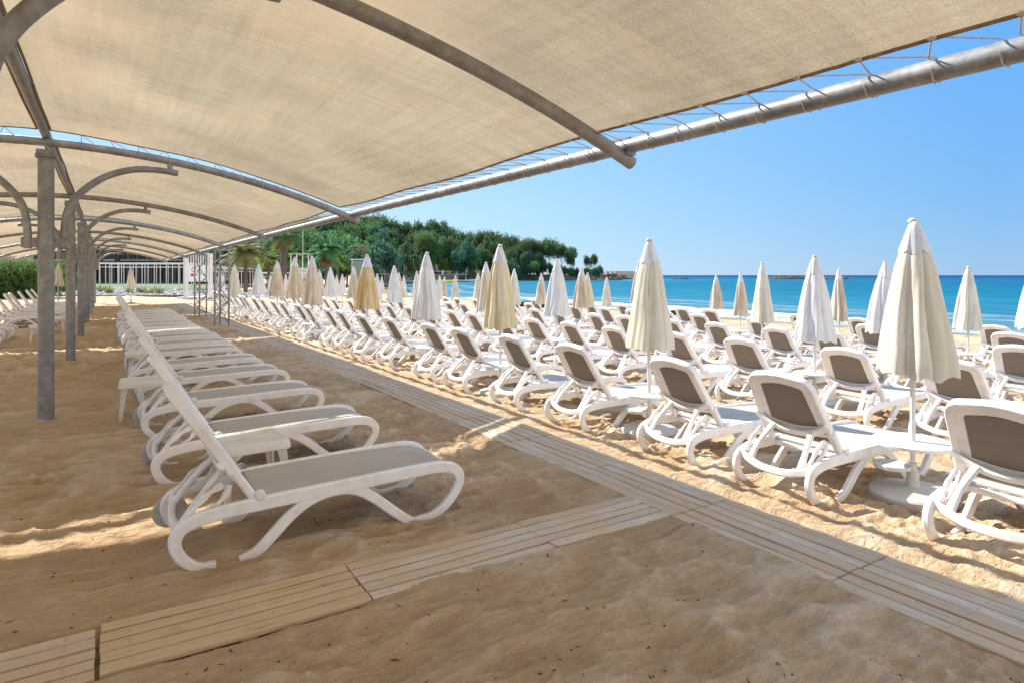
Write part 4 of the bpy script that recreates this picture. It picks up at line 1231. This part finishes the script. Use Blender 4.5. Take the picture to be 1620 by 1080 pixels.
while u < 850:
    trees.append((r.choice(['dark', 'round', 'pine', 'dark']), u, r.uniform(266, 284), float(np.interp(u, *zip(*sil))) + r.uniform(16, 34), r.uniform(.95, 1.2))); u += r.uniform(12, 17)
trees += [('dark', 735, 258, 379, 1.35), ('round', 672, 262, 362, 1.2), ('bright', 752, 257, 402, .5), ('pine', 905, 280, 390, .75), ('round', 903, 279, 404, .5), ('pine', 934, 278, 402, .62), ('pine', 889, 284, 386, .8), ('dark', 949, 272, 419, .45), ('pine', 868, 281, 380, .9), ('pine', 850, 283, 378, .9), ('pine', 833, 281, 379, .9), ('dark', 560, 250, 375, 1.2)]
for kd, u, Z, vt, wsc in trees:
    x, y = at_px(u, Z); zg = g1(x, y); zt = 1.65 + (435.5 - vt) / FOC * Z
    hgt = zt - zg
    if hgt < 3.0: hgt = 3.0; zg = zt - hgt
    if hgt > 17 and kd != 'pine': pass
    root = empty(NAMES[kd], (x, y, zg), r.uniform(0, 6.28))
    v_ = r.randrange(3); cd, td = CM[(kd, v_)]
    ch = bpy.data.objects.new('crown', cd); COL.objects.link(ch); ch.parent = root
    tr = bpy.data.objects.new('trunk', td); COL.objects.link(tr); tr.parent = root
    Rr = (5.6 if kd == 'pine' else 5.0) * wsc
    if kd == 'pine':
        chh = min(hgt * .85, Rr * 1.9); ch.scale = (Rr, Rr, chh); ch.location = (0, 0, hgt - chh * .92)
    elif kd == 'rag':
        ch.scale = (Rr * .9, Rr * .9, hgt * .8); ch.location = (0, 0, hgt * .2)
    else:
        chh = min(hgt * .98, Rr * 2.4); ch.scale = (Rr, Rr, chh); ch.location = (0, 0, hgt - chh)
    tr.scale = (Rr * 1.1 if kd != 'pine' else Rr * .8, Rr * 1.1 if kd != 'pine' else Rr * .8, hgt * (1.0 if kd != 'dark' else .8))
    tcount.setdefault(kd, []).append((u, vt, root))
for kd, L in tcount.items():
    L.sort(key=lambda q: q[0])
    for i, (u, vt, root) in enumerate(L):
        tag(root, '%s on the headland, %s of its kind from the left' % (LBL[kd], ordn(i + 1)), 'tree', LBL[kd] + 's on the headland')

# ------------------------------------------------------------------ palms and nearer trees left of the bay
def palm(x, y, H, R_, nf, seed, m, droop=1.0, tr=.22):
    rr = random.Random(seed); root = empty('palm_tree', (x, y, g1(x, y)))
    mb = MB(); mb.tube(catmull([(0, 0, -.3), (.05, 0, H * .4), (0, .05, H)], 8), lambda k: tr * (1.15 - .25 * k) * (1 + .07 * math.sin(k * 80)), 10); mb.build('trunk', BARK, root, 50)
    mb = MB()
    for i in range(nf):
        a = 6.283 * i / nf * 2.4 + rr.uniform(-.2, .2); up = rr.uniform(-.35, 1.25)
        d = Vector((math.cos(a), math.sin(a), 0)); P = []
        for k in range(11):
            t = k / 10; P.append(Vector((0, 0, H)) + d * (R_ * (t * math.cos(up) + .25 * t * t)) + Vector((0, 0, R_ * (t * math.sin(up) - droop * .60 * t * t * (1 + .3 * rr.random())))))
        mb.tube(P, lambda k: .035 * (1 - .8 * k), 4)
        side = d.cross(Vector((0, 0, 1)))
        for k in range(1, 11):
            for q in (0, .33, .66):
                if k + q > 10: continue
                p = P[k - 1].lerp(P[k], q) if k > 0 else P[k]; L_ = R_ * .26 * math.sin(math.pi * min(1, (k + q) / 10.5)) ** .6 + .08
                tn = (P[k] - P[k - 1]).normalized()
                for sg in (-1, 1):
                    e = p + side * sg * L_ * .8 + tn * L_ * .55 + Vector((0, 0, -L_ * .28 + rr.uniform(-.04, .04)))
                    wd = tn * .05 * R_ / 2
                    mb.add([p - wd, p + wd, e], [(0, 1, 2)])
    # skirt of dead fronds
    mb.build('crown', m, root)
    sk_ = MB()
    for i in range(26):
        a = rr.uniform(0, 6.28); z = H * rr.uniform(.88, 1.0); d = Vector((math.cos(a), math.sin(a), 0))
        sk_.add([Vector((0, 0, z)) + d * tr, Vector((0, 0, z - R_ * .45)) + d * (tr + .35 * R_ * rr.uniform(.4, 1)), Vector((0, 0, z - R_ * .42)) + d * (tr + .1)], [(0, 1, 2)])
    sk_.build('dead_fronds', DRY, root)
    return root
DRY = m_leaf('dry_fronds', (.20, .14, .07), (.32, .24, .13), .2)
PG = m_leaf('palm_green', (.07, .17, .03), (.15, .27, .06), .4)
PO = m_leaf('palm_olive', (.14, .15, .05), (.30, .26, .12), .35)
PB = m_leaf('palm_blue_green', (.05, .13, .05), (.11, .21, .07), .4)
for (u, Z, vt, R_, H_, m_, dr, lb) in [
    (388, 66, 384, 2.9, 0, PO, 1.1, 'large olive brown palm with drooping fronds right of the nearer truss'),
    (425, 74, 402, 1.9, 0, PG, .8, 'bright green small palm left of the thick palm trunk'),
    (448, 70, 352, 3.2, 0, PB, .9, 'tall palm with thick bare trunk rising past the awning edge'),
    (459, 78, 402, 1.9, 0, PG, .8, 'small bright palm at the right of the thick palm trunk'),
    (516, 82, 386, 3.0, 0, PB, 1.0, 'green palm with full crown between the lifeguard chair and beach frame'),
    (534, 95, 402, 2.2, 0, PG, 1.0, 'lower palm right behind the full crowned green palm'),
    (566, 120, 388, 2.4, 0, PO, 1.0, 'palm with yellowish crown above the beach frame'),
    (620, 150, 400, 2.6, 0, PB, .9, 'slender palm with pale trunk left of the moored motorboat'),
    (655, 190, 404, 3.0, 0, PB, .9, 'small far palm against the dark trees above the sea wall')]:
    x, y = at_px(u, Z); zt = 1.65 + (435.5 - vt) / FOC * Z
    o = palm(x, y, zt - g1(x, y) - R_ * .30, R_, 34, int(u), m_, dr, .19 if u != 448 else .36)
    tag(o, lb, 'palm tree', 'palms behind the beach')
for (kd, u, Z, vt, Rr, lb) in [
    ('round', 478, 118, 356, 6.5, 'big green tree behind the lifeguard chair'), ('dark', 497, 128, 366, 7.5, 'big blue green dark tree between two palms'),
    ('round', 536, 135, 362, 7.0, 'wide green tree above the full crowned palm'), ('dark', 548, 112, 394, 4.5, 'dark low tree just left of the beach frame'),
    ('dark', 592, 140, 378, 6.5, 'rounded dark tree above the orange stained umbrella'), ('round', 612, 170, 392, 4, 'low green tree left of the slender palm'),
    ('dark', 405, 110, 372, 6.0, 'dark tree behind the large olive palm'), ('round', 435, 105, 374, 4.5, 'green tree behind the thick palm trunk'),
    ('bright', 421, 88, 400, 1.8, 'bright yellow green shrub tree by the thick palm trunk'), ('rag', 640, 175, 388, 5, 'pale loose tree over the far end of the beach'),
    ('dark', 365, 100, 380, 5, 'dark tree behind the steel trusses'), ('bright', 590, 132, 424, 2.6, 'low yellow green hedge bush under the dark trees'),
    ('dark', 575, 128, 412, 4.0, 'low dark bush behind the beach frame'), ('dark', 520, 110, 418, 3.4, 'low dark bush left of the beach frame'), ('dark', 470, 100, 412, 3.6, 'low dark bush behind the lifeguard chair'),
    ('dark', 640, 190, 418, 4.5, 'low dark bush by the start of the sea wall'), ('dark', 440, 96, 415, 3.0, 'low dark bush between the palms')]:
    x, y = at_px(u, Z); zg = g1(x, y); zt = 1.65 + (435.5 - vt) / FOC * Z; hgt = zt - zg
    root = empty(NAMES[kd], (x, y, zg), r.uniform(0, 6.28)); cd, td = CM[(kd, r.randrange(3))]
    ch = bpy.data.objects.new('crown', cd); COL.objects.link(ch); ch.parent = root; ch.scale = (Rr, Rr, hgt * .95); ch.location = (0, 0, hgt * .05)
    tr = bpy.data.objects.new('trunk', td); COL.objects.link(tr); tr.parent = root; tr.scale = (Rr, Rr, hgt)
    tag(root, lb, 'tree')

# hedge bushes at the far left
def bush(x, y, rx, ry, h, seed, m, lb, n=9000, leaf=.16):
    rr = random.Random(seed); mb = MB()
    bl = [(rr.uniform(-.75, .75) * rx, rr.uniform(-.6, .6) * ry, rr.uniform(.15, .72) * h, rr.uniform(.22, .34) * h) for _ in range(28)]
    for (bx, by, bz, br) in bl:
        for _ in range(n // 28):
            d = Vector((rr.gauss(0, 1), rr.gauss(0, 1), rr.gauss(0, 1))).normalized(); p = Vector((bx, by, bz)) + d * br * rr.uniform(.5, 1.05)
            if p.z < .02: p.z = .05
            L_ = leaf * rr.uniform(.5, 1.4); u = (Vector((rr.gauss(0, .6), rr.gauss(0, .6), rr.gauss(.7, .6)))).normalized(); v = u.cross(d).normalized() * L_ * .22; u = u * L_
            mb.add([p - u * .4, p + v, p + u, p - v], [(0, 1, 2, 3)])
    root = empty('bush', (x, y, g1(x, y))); mb.build('foliage', m, root)
    st = MB()
    for _ in range(14):
        a = rr.uniform(0, 6.28); st.tube([(rr.uniform(-.5, .5) * rx, rr.uniform(-.4, .4) * ry, -.1), (rr.uniform(-.7, .7) * rx, rr.uniform(-.6, .6) * ry, h * .55)], .03, 5)
    st.build('stem', BARK, root)
    tag(root, lb, 'bush', 'bushes left of the posts')
BUSH = m_leaf('bush_leaves', (.07, .15, .035), (.20, .29, .08), .45, 3)
for i, (u, Z, hh, rx, lb) in enumerate([(-30, 44, 3.0, 2.4, 'dense green bush cut by the left edge of the photo'), (15, 45, 3.1, 2.2, 'dense tall green bush right of the one at the left edge'),
                                 (52, 46, 3.0, 2.2, 'dense green bush just left of the nearest post'), (97, 60, 2.3, 1.6, 'lighter green bush seen between the nearest and second post'),
                                 (122, 66, 1.6, 1.4, 'small green bush seen between the second and third post'), (-75, 45, 3.2, 2.4, 'green bush outside the left edge')]):
    if u < -60: continue
    x, y = at_px(u, Z); bush(x, y, rx, 1.6, hh, i + 4, BUSH, lb)
# lawn, gravel bed, kerb
LAWN = m_noisy('lawn_grass', (.045, .09, .022), (.12, .19, .05), .25)
def patch(name, pts, z, m, kind='structure'):
    mb = MB(); mb.add([(x, y, z) for x, y in pts], [tuple(range(len(pts)))]); o = mb.build(name, m); tag(o, kind=kind); return o
q = [at_px(95, 72), at_px(330, 72), at_px(420, 108), at_px(90, 118)]
mb = MB(); mb.add([(x, y, .05) for x, y in q] + [(x, y, -.3) for x, y in q], [(0, 1, 2, 3), (0, 4, 5, 1), (1, 5, 6, 2), (2, 6, 7, 3), (3, 7, 4, 0)]); o = mb.build('lawn', LAWN); tag(o, kind='structure')
PEB = m_noisy('pebble', (.50, .48, .45), (.26, .25, .24), 1.5, .85); 
t = NT(PEB); gN = t.new('ShaderNodeNewGeometry'); t.link(t.ramp(gN.outputs['Random Per Island'], [(0, (.18, .17, .16)), (.3, (.40, .38, .35)), (.7, (.62, .60, .57)), (1, (.75, .73, .70))]), t.b.inputs['Base Color'])
mb = MB(); r = random.Random(31)
for i in range(5200):
    Z = r.uniform(50, 71); u = r.uniform(60, 470) if r.random() < .9 else r.uniform(0, 60)
    if u > 330: Z = r.uniform(52, 74)
    x, y = at_px(u, Z); s_ = r.uniform(.06, .20) * (1.6 if r.random() < .1 else 1)
    a = r.uniform(0, 6.28); z = sh(x, y) + s_ * .25
    P = [Vector((math.cos(a + k * 1.257) * s_ * r.uniform(.7, 1.1), math.sin(a + k * 1.257) * s_ * r.uniform(.7, 1.1), r.uniform(-.2, .1) * s_)) + Vector((x, y, z)) for k in range(5)]
    tp = Vector((x + r.uniform(-.3, .3) * s_, y + r.uniform(-.3, .3) * s_, z + s_ * r.uniform(.4, .8))); bt = Vector((x, y, z - s_ * .5))
    mb.add(P + [tp, bt], [(k, (k + 1) % 5, 5) for k in range(5)] + [((k + 1) % 5, k, 6) for k in range(5)])
o = mb.build('pebbles', PEB); tag(o, 'bed of pale grey pebbles between the sand and the lawn', 'pebbles', kind='stuff')
mb = MB(); mb.sweep([(*at_px(u, 49.5 + (.5 if u > 250 else 0)), .02) for u in range(40, 300, 10)], (0, 0, 1), .16, .25); o = mb.build('kerb', STONE); tag(o, kind='structure')
# tufts in the gravel
TUFT = m_leaf('tuft_leaves', (.12, .16, .04), (.28, .30, .10), .3)
for i, (u, Z) in enumerate([(172, 55), (205, 56), (222, 58), (236, 54), (251, 57), (160, 60)]):
    mb = MB(); rr = random.Random(i)
    for _ in range(90):
        a = rr.uniform(0, 6.28); d = Vector((math.cos(a), math.sin(a), 0)); L_ = rr.uniform(.3, .9); b = d * rr.uniform(0, .3)
        e = d.cross(Vector((0, 0, 1))) * .035; mb.add([b - e, b + e, b + d * L_ * .5 + Vector((0, 0, L_))], [(0, 1, 2)])
    x, y = at_px(u, Z); o = mb.build('grass_tuft', TUFT); o.location = (x, y, g1(x, y)); tag(o, 'dry green grass tuft in the pebbles, %s from the left' % ordn([2, 3, 4, 5, 6, 1][i]), 'grass tuft', 'tufts in the pebble bed')

# ------------------------------------------------------------------ white frame pergola, dark hotel building
def frame_pergola(u0, u1, Z0, Z1, H, n, lb, name='white_pergola'):
    x0, y0 = at_px(u0, Z0); x1, y1 = at_px(u1, Z1); root = empty(name, (x0, y0, g1(x0, y0)))
    a = Vector((0, 0, 0)); b = Vector((x1 - x0, y1 - y0, 0)); dr = b.normalized(); back = Vector((-dr.y, dr.x, 0)) * 3.0
    for off in (Vector((0, 0, 0)), back):
        mb = MB(); mb.sweep([a + off + Vector((0, 0, H)), b + off + Vector((0, 0, H))], (0, 0, 1), .16, .09); mb.sweep([a + off + Vector((0, 0, H - .42)), b + off + Vector((0, 0, H - .42))], (0, 0, 1), .07, .05); mb.build('beam', WHT, root)
    for i in range(n + 1):
        p = a.lerp(b, i / n)
        for j, off in enumerate((Vector((0, 0, 0)), back)):
            if j and i % 2: continue
            mb = MB(); mb.sweep([p + off + Vector((0, 0, -.3)), p + off + Vector((0, 0, H))], (1, 0, 0), .075, .075); mb.build('post', WHT, root)
        mb = MB(); mb.sweep([p + Vector((0, 0, H + .06)), p + back + Vector((0, 0, H + .06))], (0, 0, 1), .08, .06); mb.build('rafter', WHT, root)
    tag(root, lb, 'pergola', 'white frame pergolas')
frame_pergola(148, 292, 74, 74, 3.0, 15, 'long white frame pergola left of the white sign frame')
frame_pergola(296, 356, 75, 75, 2.6, 6, 'white frame pergola behind the steel trusses')
frame_pergola(372, 404, 78, 90, 2.7, 7, 'small white frame pergola under the olive palm')
frame_pergola(442, 486, 80, 86, 2.2, 5, 'low white frame pergola behind the lifeguard chair')
HW = m_noisy('hotel_wall', (.09, .085, .08), (.15, .14, .13), .4); HG = mat('dark_glass', (.022, .022, .022), .5, spec=.15)
HW2 = m_noisy('hotel_slab', (.30, .29, .28), (.22, .21, .20), .6)
def hotel(u0, u1, Z, H, depth, lb, floors, nb, wallm):
    x0, y0 = at_px(u0, Z); x1, y1 = at_px(u1, Z); L = math.hypot(x1 - x0, y1 - y0); ang = math.atan2(y1 - y0, x1 - x0)
    root = empty('hotel_building', (x0, y0, g1(x0, y0)), ang)
    mb = MB(); mb.box((L / 2, depth / 2 + .25, H / 2 - .3), (L, depth, H)); mb.build('wall', wallm, root)
    fh = H / floors
    for f in range(floors + 1):
        mb = MB(); mb.box((L / 2, -.45, f * fh - .05), (L + .6, 1.6, .28)); mb.build('balcony_slab' if 0 < f < floors else 'roof_edge', HW2, root)
    for f in range(floors):
        for i in range(nb):
            wx = (i + .5) * L / nb; mb = MB(); mb.box((wx, .18, f * fh + fh * .48), (L / nb * .62, .10, fh * .72)); g_ = mb.build('window', HG, root)
            mb = MB()
            for dx in (-.32, 0, .32): mb.box((wx + dx * L / nb * .94, .10, f * fh + fh * .48), (.07, .06, fh * .72))
            mb.build('frame', HW2, g_)
    for i in range(nb + 1):
        mb = MB(); mb.box((i * L / nb, -.6, H / 2 - .3), (.22, .9, H - .4)); mb.build('pier', wallm, root)
    if floors > 1:
        for f in range(1, floors):
            mb = MB(); mb.sweep([(0, -1.2, f * fh + 1.0), (L, -1.2, f * fh + 1.0)], (0, 0, 1), .06, .06)
            mb.build('balcony_rail', HW2, root)
    tag(root, lb, 'building'); return root
hb_ = hotel(60, 296, 122, 9.0, 12, 'long dark low hotel building behind the white pergola', 2, 16, HW)
hotel(318, 372, 118, 8.4, 10, 'dark building with red brown upper floor behind the trusses', 2, 4, m_noisy('red_brown', (.13, .05, .035), (.09, .05, .04), .5))
hotel(600, 640, 186, 6.5, 8, 'small pale house among trees left of the sea wall', 1, 4, m_noisy('house_wall', (.34, .33, .32), (.25, .24, .23), .5))
# dark fascia sign with small white lettering
def text_obj(name, s, size, m, parent, loc, rot, ext=.006, align='CENTER'):
    cu = bpy.data.curves.new(name, 'FONT'); cu.body = s; cu.size = size; cu.extrude = ext; cu.align_x = align; cu.align_y = 'CENTER'
    o = bpy.data.objects.new(name, cu); COL.objects.link(o)
    dg = bpy.context.evaluated_depsgraph_get(); me = bpy.data.meshes.new_from_object(o.evaluated_get(dg)); bpy.data.objects.remove(o)
    me.materials.clear(); me.materials.append(m)
    o = bpy.data.objects.new(name, me); COL.objects.link(o); o.parent = parent; o.location = loc; o.rotation_euler = rot
    return o
x, y = at_px(173, 100); sg = empty('fascia_sign', (x, y, 0), -YAW)
mb = MB(); mb.box((0, 0, 3.95), (3.2, .18, 1.3)); mb.build('board', mat('sign_black', (.012, .010, .010), .4), sg)
mb = MB(); mb.box((-1.5, .0, 1.6), (.12, .12, 3.4)); mb.build('post', WHT, sg); mb = MB(); mb.box((1.5, 0, 1.6), (.12, .12, 3.4)); mb.build('post', WHT, sg)
text_obj('lettering', 'SNOPPER', .42, WHT, sg, (0, -.10, 3.95), (rad(90), 0, 0))
tag(sg, 'black sign board with small white lettering above the white pergola', 'sign')
# white frame with the hotel board
x, y = at_px(294, 45.5); x1, y1 = at_px(333, 47); ang = math.atan2(y1 - y, x1 - x); L = math.hypot(x1 - x, y1 - y)
sg = empty('sign_frame', (x, y, g1(x, y)), ang)
for px0 in (0, L):
    mb = MB(); mb.box((px0, 0, 1.60), (.24, .24, 3.40)); mb.build('post', WHT, sg)
mb = MB(); mb.box((L / 2, 0, 1.82), (L - .25, .06, 1.16)); bd = mb.build('board', mat('sign_face', (.74, .79, .84), .4), sg)
for i in range(9):
    mb = MB(); mb.box((.18 + i * (L - .36) / 8, 0, 2.86), (.06, .06, .90)); mb.build('slat', WHT, sg)
for z in (2.42, 3.30, .28): mb = MB(); mb.box((L / 2, 0, z), (L - .24, .10, .07)); mb.build('rail', WHT, sg)
mb = MB(); mb.box((L / 2, .3, .10), (L + .3, 1.3, .12)); mb.build('platform', WHT, sg)
RED = mat('sign_red', (.45, .03, .06), .5); GREY = mat('sign_grey', (.35, .33, .36), .5)
text_obj('lettering', 'C', .52, RED, bd, (L * .30, -.034, 2.08), (rad(90), 0, 0))
text_obj('lettering', '\u2013 \u2013 \u2013 \u2013', .20, GREY, bd, (L * .58, -.034, 1.98), (rad(90), 0, 0))
text_obj('lettering', '\u2014\u2014\u2014', .20, GREY, bd, (L * .58, -.034, 1.80), (rad(90), 0, 0))
text_obj('lettering', '\u2014\u2014', .20, RED, bd, (L * .48, -.034, 1.68), (rad(90), 0, 0))
mb = MB(); c_ = Vector((L * .24, -.045, 1.72)); mb.add([c_ + Vector(p) for p in ((-.15, 0, 0), (0, 0, .13), (.15, 0, 0), (0, 0, -.13), (0, -.01, 0))], [(1, 0, 4), (2, 1, 4), (3, 2, 4), (0, 3, 4)]); mb.build('emblem', RED, bd)
tag(sg, 'tall white frame with slats and a pale board with red lettering', 'sign')

# lifeguard chair
x, y = at_px(474, 62); lg = empty('lifeguard_chair', (x, y, g1(x, y)), .3)
for dx in (-.62, .62):
    for dy in (-.5, .5):
        mb = MB(); mb.sweep([(dx * 1.15, dy * 1.15, -.2), (dx, dy, 4.0)], (1, 0, 0), .10, .10); mb.build('leg', WHT, lg)
mb = MB(); mb.box((0, 0, 4.05), (1.7, 1.4, .09)); mb.build('roof', PALE, lg)
mb = MB(); mb.box((0, 0, 1.75), (1.35, 1.1, .10)); mb.build('seat', WHT, lg)
for i in range(9): mb = MB(); mb.box((-.56 + i * .14, -.55, 2.25), (.07, .03, .75)); mb.build('slat', WHT, lg)
for z in (2.64, 1.9): mb = MB(); mb.box((0, -.55, z), (1.3, .05, .07)); mb.build('rail', WHT, lg)
mb = MB()
for k in range(5): mb.box((0, -.62 - .0 * k, .25 + k * .32), (1.35, .04, .06))
mb.build('ladder', WHT, lg); mb = MB(); mb.tube([(.66, .5, 3.9), (.66, .5, 6.4)], .025, 6); mb.build('mast', WHT, lg)
tag(lg, 'white lifeguard chair on tall legs with flat roof and slatted side', 'lifeguard chair')
# beach frame with greenish panels
x, y = at_px(557, 84); x1, y1 = at_px(583, 84); ang = math.atan2(y1 - y, x1 - x); L = math.hypot(x1 - x, y1 - y); bf = empty('beach_shower_frame', (x, y, g1(x, y)), ang)
for dx in (0, L):
    mb = MB(); mb.sweep([(dx, 0, -.2), (dx, 0, 4.2)], (1, 0, 0), .12, .12); mb.build('post', WHT, bf)
mb = MB(); mb.sweep([(-.3, 0, 4.2), (L + .3, 0, 4.2)], (0, 0, 1), .14, .12); mb.build('beam', WHT, bf)
mb = MB(); mb.box((L / 2, .02, 2.6), (L - .16, .03, 2.9)); mb.build('panel', mat('green_panel', (.22, .32, .27), .35), bf)
tag(bf, 'tall white post frame with pale green panel left of the orange umbrella', 'frame')
# mesh of balustrade posts at the left shore wall is part of the wall; boats
def boat(u, Z, L_, lb, col, cabin):
    x, y = at_px(u, Z); root = empty('motorboat', (x, y, -.70), -YAW + rnd.uniform(-.15, .15)); mb = MB(); n = 12; vs = []
    for i in range(n + 1):
        t = i / n; b = .5 * L_ * .36 * math.sin(math.pi * min(1, .22 + t * .78)) ** .7 * (1 if t < .98 else .05)
        for (f, z) in ((1, .75 + .25 * t * t), (.85, .25), (.0, -.2), (-.85, .25), (-1, .75 + .25 * t * t)): vs.append((-L_ / 2 + L_ * t, b * f, z))
    fs = [(i * 5 + k, i * 5 + k + 1, (i + 1) * 5 + k + 1, (i + 1) * 5 + k) for i in range(n) for k in range(4)] + [(i * 5 + 4, i * 5, (i + 1) * 5, (i + 1) * 5 + 4) for i in range(n)] + [(0, 1, 2, 3, 4)]
    mb.add(vs, fs); mb.build('hull', col, root, 40)
    if cabin:
        mb = MB(); mb.box((-.1 * L_, 0, 1.1), (L_ * .26, L_ * .2, .6)); mb.build('windscreen', HG, root)
        for dx in (-.28, .08):
            for dy in (-.13, .13): mb = MB(); mb.tube([(dx * L_, dy * L_, .8), (dx * L_, dy * L_, 2.5)], .04, 6); mb.build('post', WHT, root)
        mb = MB(); mb.box((-.1 * L_, 0, 2.55), (L_ * .46, L_ * .32, .10)); mb.build('sun_roof', WHT, root)
    tag(root, lb, 'boat', 'moored boats'); return root
boat(606, 128, 6.5, 'white motorboat with sun roof moored left of the white umbrellas', WHT, True)
boat(734, 215, 8.0, 'small white boat right of the yellow inflatable on the water', WHT, True)
boat(655, 190, 7.0, 'low white boat moored below the start of the sea wall', WHT, False)
x, y = at_px(706, 205); root = empty('inflatable_boat', (x, y, -.70), -YAW); YL = mat('yellow_rubber', (.62, .60, .06), .4)
for dy in (-.5, .5): mb = MB(); mb.tube(catmull([(-3.2, dy, .2), (-2, dy, .25), (1.5, dy, .25), (2.8, dy * .6, .45), (3.3, 0, .7)], 6), lambda k: .30 * (1 - .3 * k), 12); mb.build('tube', YL, root, 50)
mb = MB(); mb.tube([(-3.2, 0, .45), (2.4, 0, .50)], .32, 12); mb.build('saddle_tube', YL, root, 50)
tag(root, 'long yellow inflatable boat on the calm water', 'inflatable boat')
# reef at the horizon, breakwater
def rocks(name, P, wd, h, n, seed, m, lb, cat, smin=.8, smax=2.6):
    rr = random.Random(seed); mb = MB()
    for i in range(n):
        t = rr.random(); p = Vector(P[0]).lerp(Vector(P[1]), t); off = rr.uniform(-wd, wd); p += Vector((-(P[1][1] - P[0][1]), P[1][0] - P[0][0], 0)).normalized() * off
        s_ = rr.uniform(smin, smax); hh = h * (1 - (off / wd) ** 2 * .6) * rr.uniform(.35, 1) * min(1, 5 * t + .15, 5 * (1 - t) + .15)
        vs = []
        for (zz, q) in ((-1.5, 1.3), (hh * .45 - .7, 1.05), (hh - .7, .55)):
            for k in range(7): a = 6.283 * k / 7 + rr.uniform(-.2, .2); vs.append((p.x + math.cos(a) * s_ * q * rr.uniform(.75, 1.2), p.y + math.sin(a) * s_ * q * rr.uniform(.75, 1.2), zz + rr.uniform(-.2, .2)))
        mb.add(vs, [(i_ * 7 + k, i_ * 7 + (k + 1) % 7, (i_ + 1) * 7 + (k + 1) % 7, (i_ + 1) * 7 + k) for i_ in range(2) for k in range(7)] + [tuple(14 + k for k in range(7))])
    o = mb.build(name, m); tag(o, lb, cat) if cat else tag(o, kind='structure'); return o
x, y = at_px(1214, 365); x1, y1 = at_px(1296, 365); rocks('reef', (x, y, 0), (), 0, 0, 0, ROCK, '', '') if False else None
rocks('rock_reef', ((x, y, 0), (x1, y1, 0)), 4, 2.2, 170, 4, ROCK, 'dark low rock reef on the horizon behind the white wide umbrella', 'reef')
x, y = at_px(1302, 372); x1, y1 = at_px(1346, 372); rocks('rock_reef', ((x, y, 0), (x1, y1, 0)), 3, 1.5, 70, 5, ROCK, 'smaller dark rock reef touching the right of the larger one', 'reef')
x, y = at_px(1062, 365); x1, y1 = at_px(1090, 365); rocks('rock_reef', ((x, y, 0), (x1, y1, 0)), 1, .9, 14, 6, ROCK, 'tiny rocks just breaking the water right of the ivory umbrella', 'reef', .5, 1.2)
x, y = at_px(938, 290); x1, y1 = at_px(985, 330); rocks('rock_spit', ((x, y, 0), (x1, y1, 0)), 5, 3.2, 150, 8, m_noisy('brown_rock', (.06, .045, .035), (.15, .11, .08), .7), 'dark rocky spit at the tip of the headland', 'rocks')
x, y = at_px(750, 236); 
bw = empty('breakwater', (*at_px(958, 400), -.7)); bx, by = at_px(958, 400); ex, ey = at_px(1030, 470); d = Vector((ex - bx, ey - by, 0)); L = d.length
mb = MB(); mb.sweep([(0, 0, 1.5), (*d.xy, 1.5)], (0, 0, 1), 5.2, 16, round_=.2); mb.build('mole', PALE, bw)
mb = MB(); mb.sweep([(0, 0, 3.9), (*d.xy, 4.0)], (0, 0, 1), 1.9, 1.2, round_=.05); mb.build('parapet', m_noisy('mole_wall', (.40, .33, .25), (.30, .25, .19), .3), bw)
mb = MB(); p = d * .70; mb.lathe([(1.1, 0), (.8, 8.8), (1.2, 8.9), (1.2, 9.6), (.6, 10.6), (.1, 11)], 12, (p.x, p.y, 2)); mb.build('light_tower', WHT, bw)
tag(bw, 'pale stone breakwater with parapet reaching out beyond the headland', 'breakwater')

# ------------------------------------------------------------------ litter on the sand, seaweed
mb = MB(); r = random.Random(3)
s_, c_ = math.sin(YAW), math.cos(YAW)
for i in range(520):
    Zd = 2.5 + 9 * r.random() ** 1.6; Xd = r.uniform(-.85, .85) * Zd
    x = c_ * Xd + s_ * Zd; y = -s_ * Xd + c_ * Zd
    if WALK_A[0] - .02 < x < WALK_A[1] + .02 or (WALK_B[0] < y < WALK_B[1] and x < 3.4): continue
    z = sh(x, y) + .002; a = r.uniform(0, 3.14); L = r.uniform(.003, .016) * (1 if r.random() < .85 else 2.2); wd = r.uniform(.0018, .005)
    p = Vector((x, y, z)); d = Vector((math.cos(a), math.sin(a), r.uniform(-.1, .2))) * L; e = Vector((-math.sin(a), math.cos(a), 0)) * wd
    mb.add([p - d, p + e, p + d, p - e, p + Vector((0, 0, wd * 1.4))], [(0, 1, 4), (1, 2, 4), (2, 3, 4), (3, 0, 4)])
o = mb.build('sand_litter', m_noisy('dry_bits', (.05, .035, .025), (.14, .09, .05), 30)); tag(o, 'dark dry bits of leaf and twig scattered over the sand', 'litter', kind='stuff')
def clump(name, c, sx, sy, sz, n, leaf, m, seed):
    r = random.Random(seed); mb = MB()
    for i in range(n):
        a = r.uniform(0, 6.28); q = r.random() ** .5
        x, y = q * math.cos(a) * sx, q * math.sin(a) * sy
        z = sz * (1 - q * q) * r.random()
        u = Vector((r.uniform(-1, 1), r.uniform(-1, 1), r.uniform(-.4, .8))).normalized() * leaf; v = Vector((r.uniform(-1, 1), r.uniform(-1, 1), r.uniform(-1, 1))).normalized() * leaf * .3
        p = Vector((x, y, z)); mb.add([p - u, p + v, p + u, p - v], [(0, 1, 2, 3)])
    o = mb.build(name, m); o.location = c; return o
sw = m_noisy('seaweed', (.035, .022, .012), (.09, .055, .03), 3)
o = clump('seaweed_heap', (24.7, 36.2, g1(24.7, 36.2)), 1.1, 2.0, .38, 1500, .16, sw, 5); tag(o, 'dark brown heap of dried seaweed at the water line beyond the loungers', 'seaweed')
o = clump('seaweed_heap', (27.6, 26.0, g1(27.6, 26)), .5, .5, .3, 500, .10, sw, 6); tag(o, 'small dark seaweed lump at the water line right of the ivory umbrella', 'seaweed')
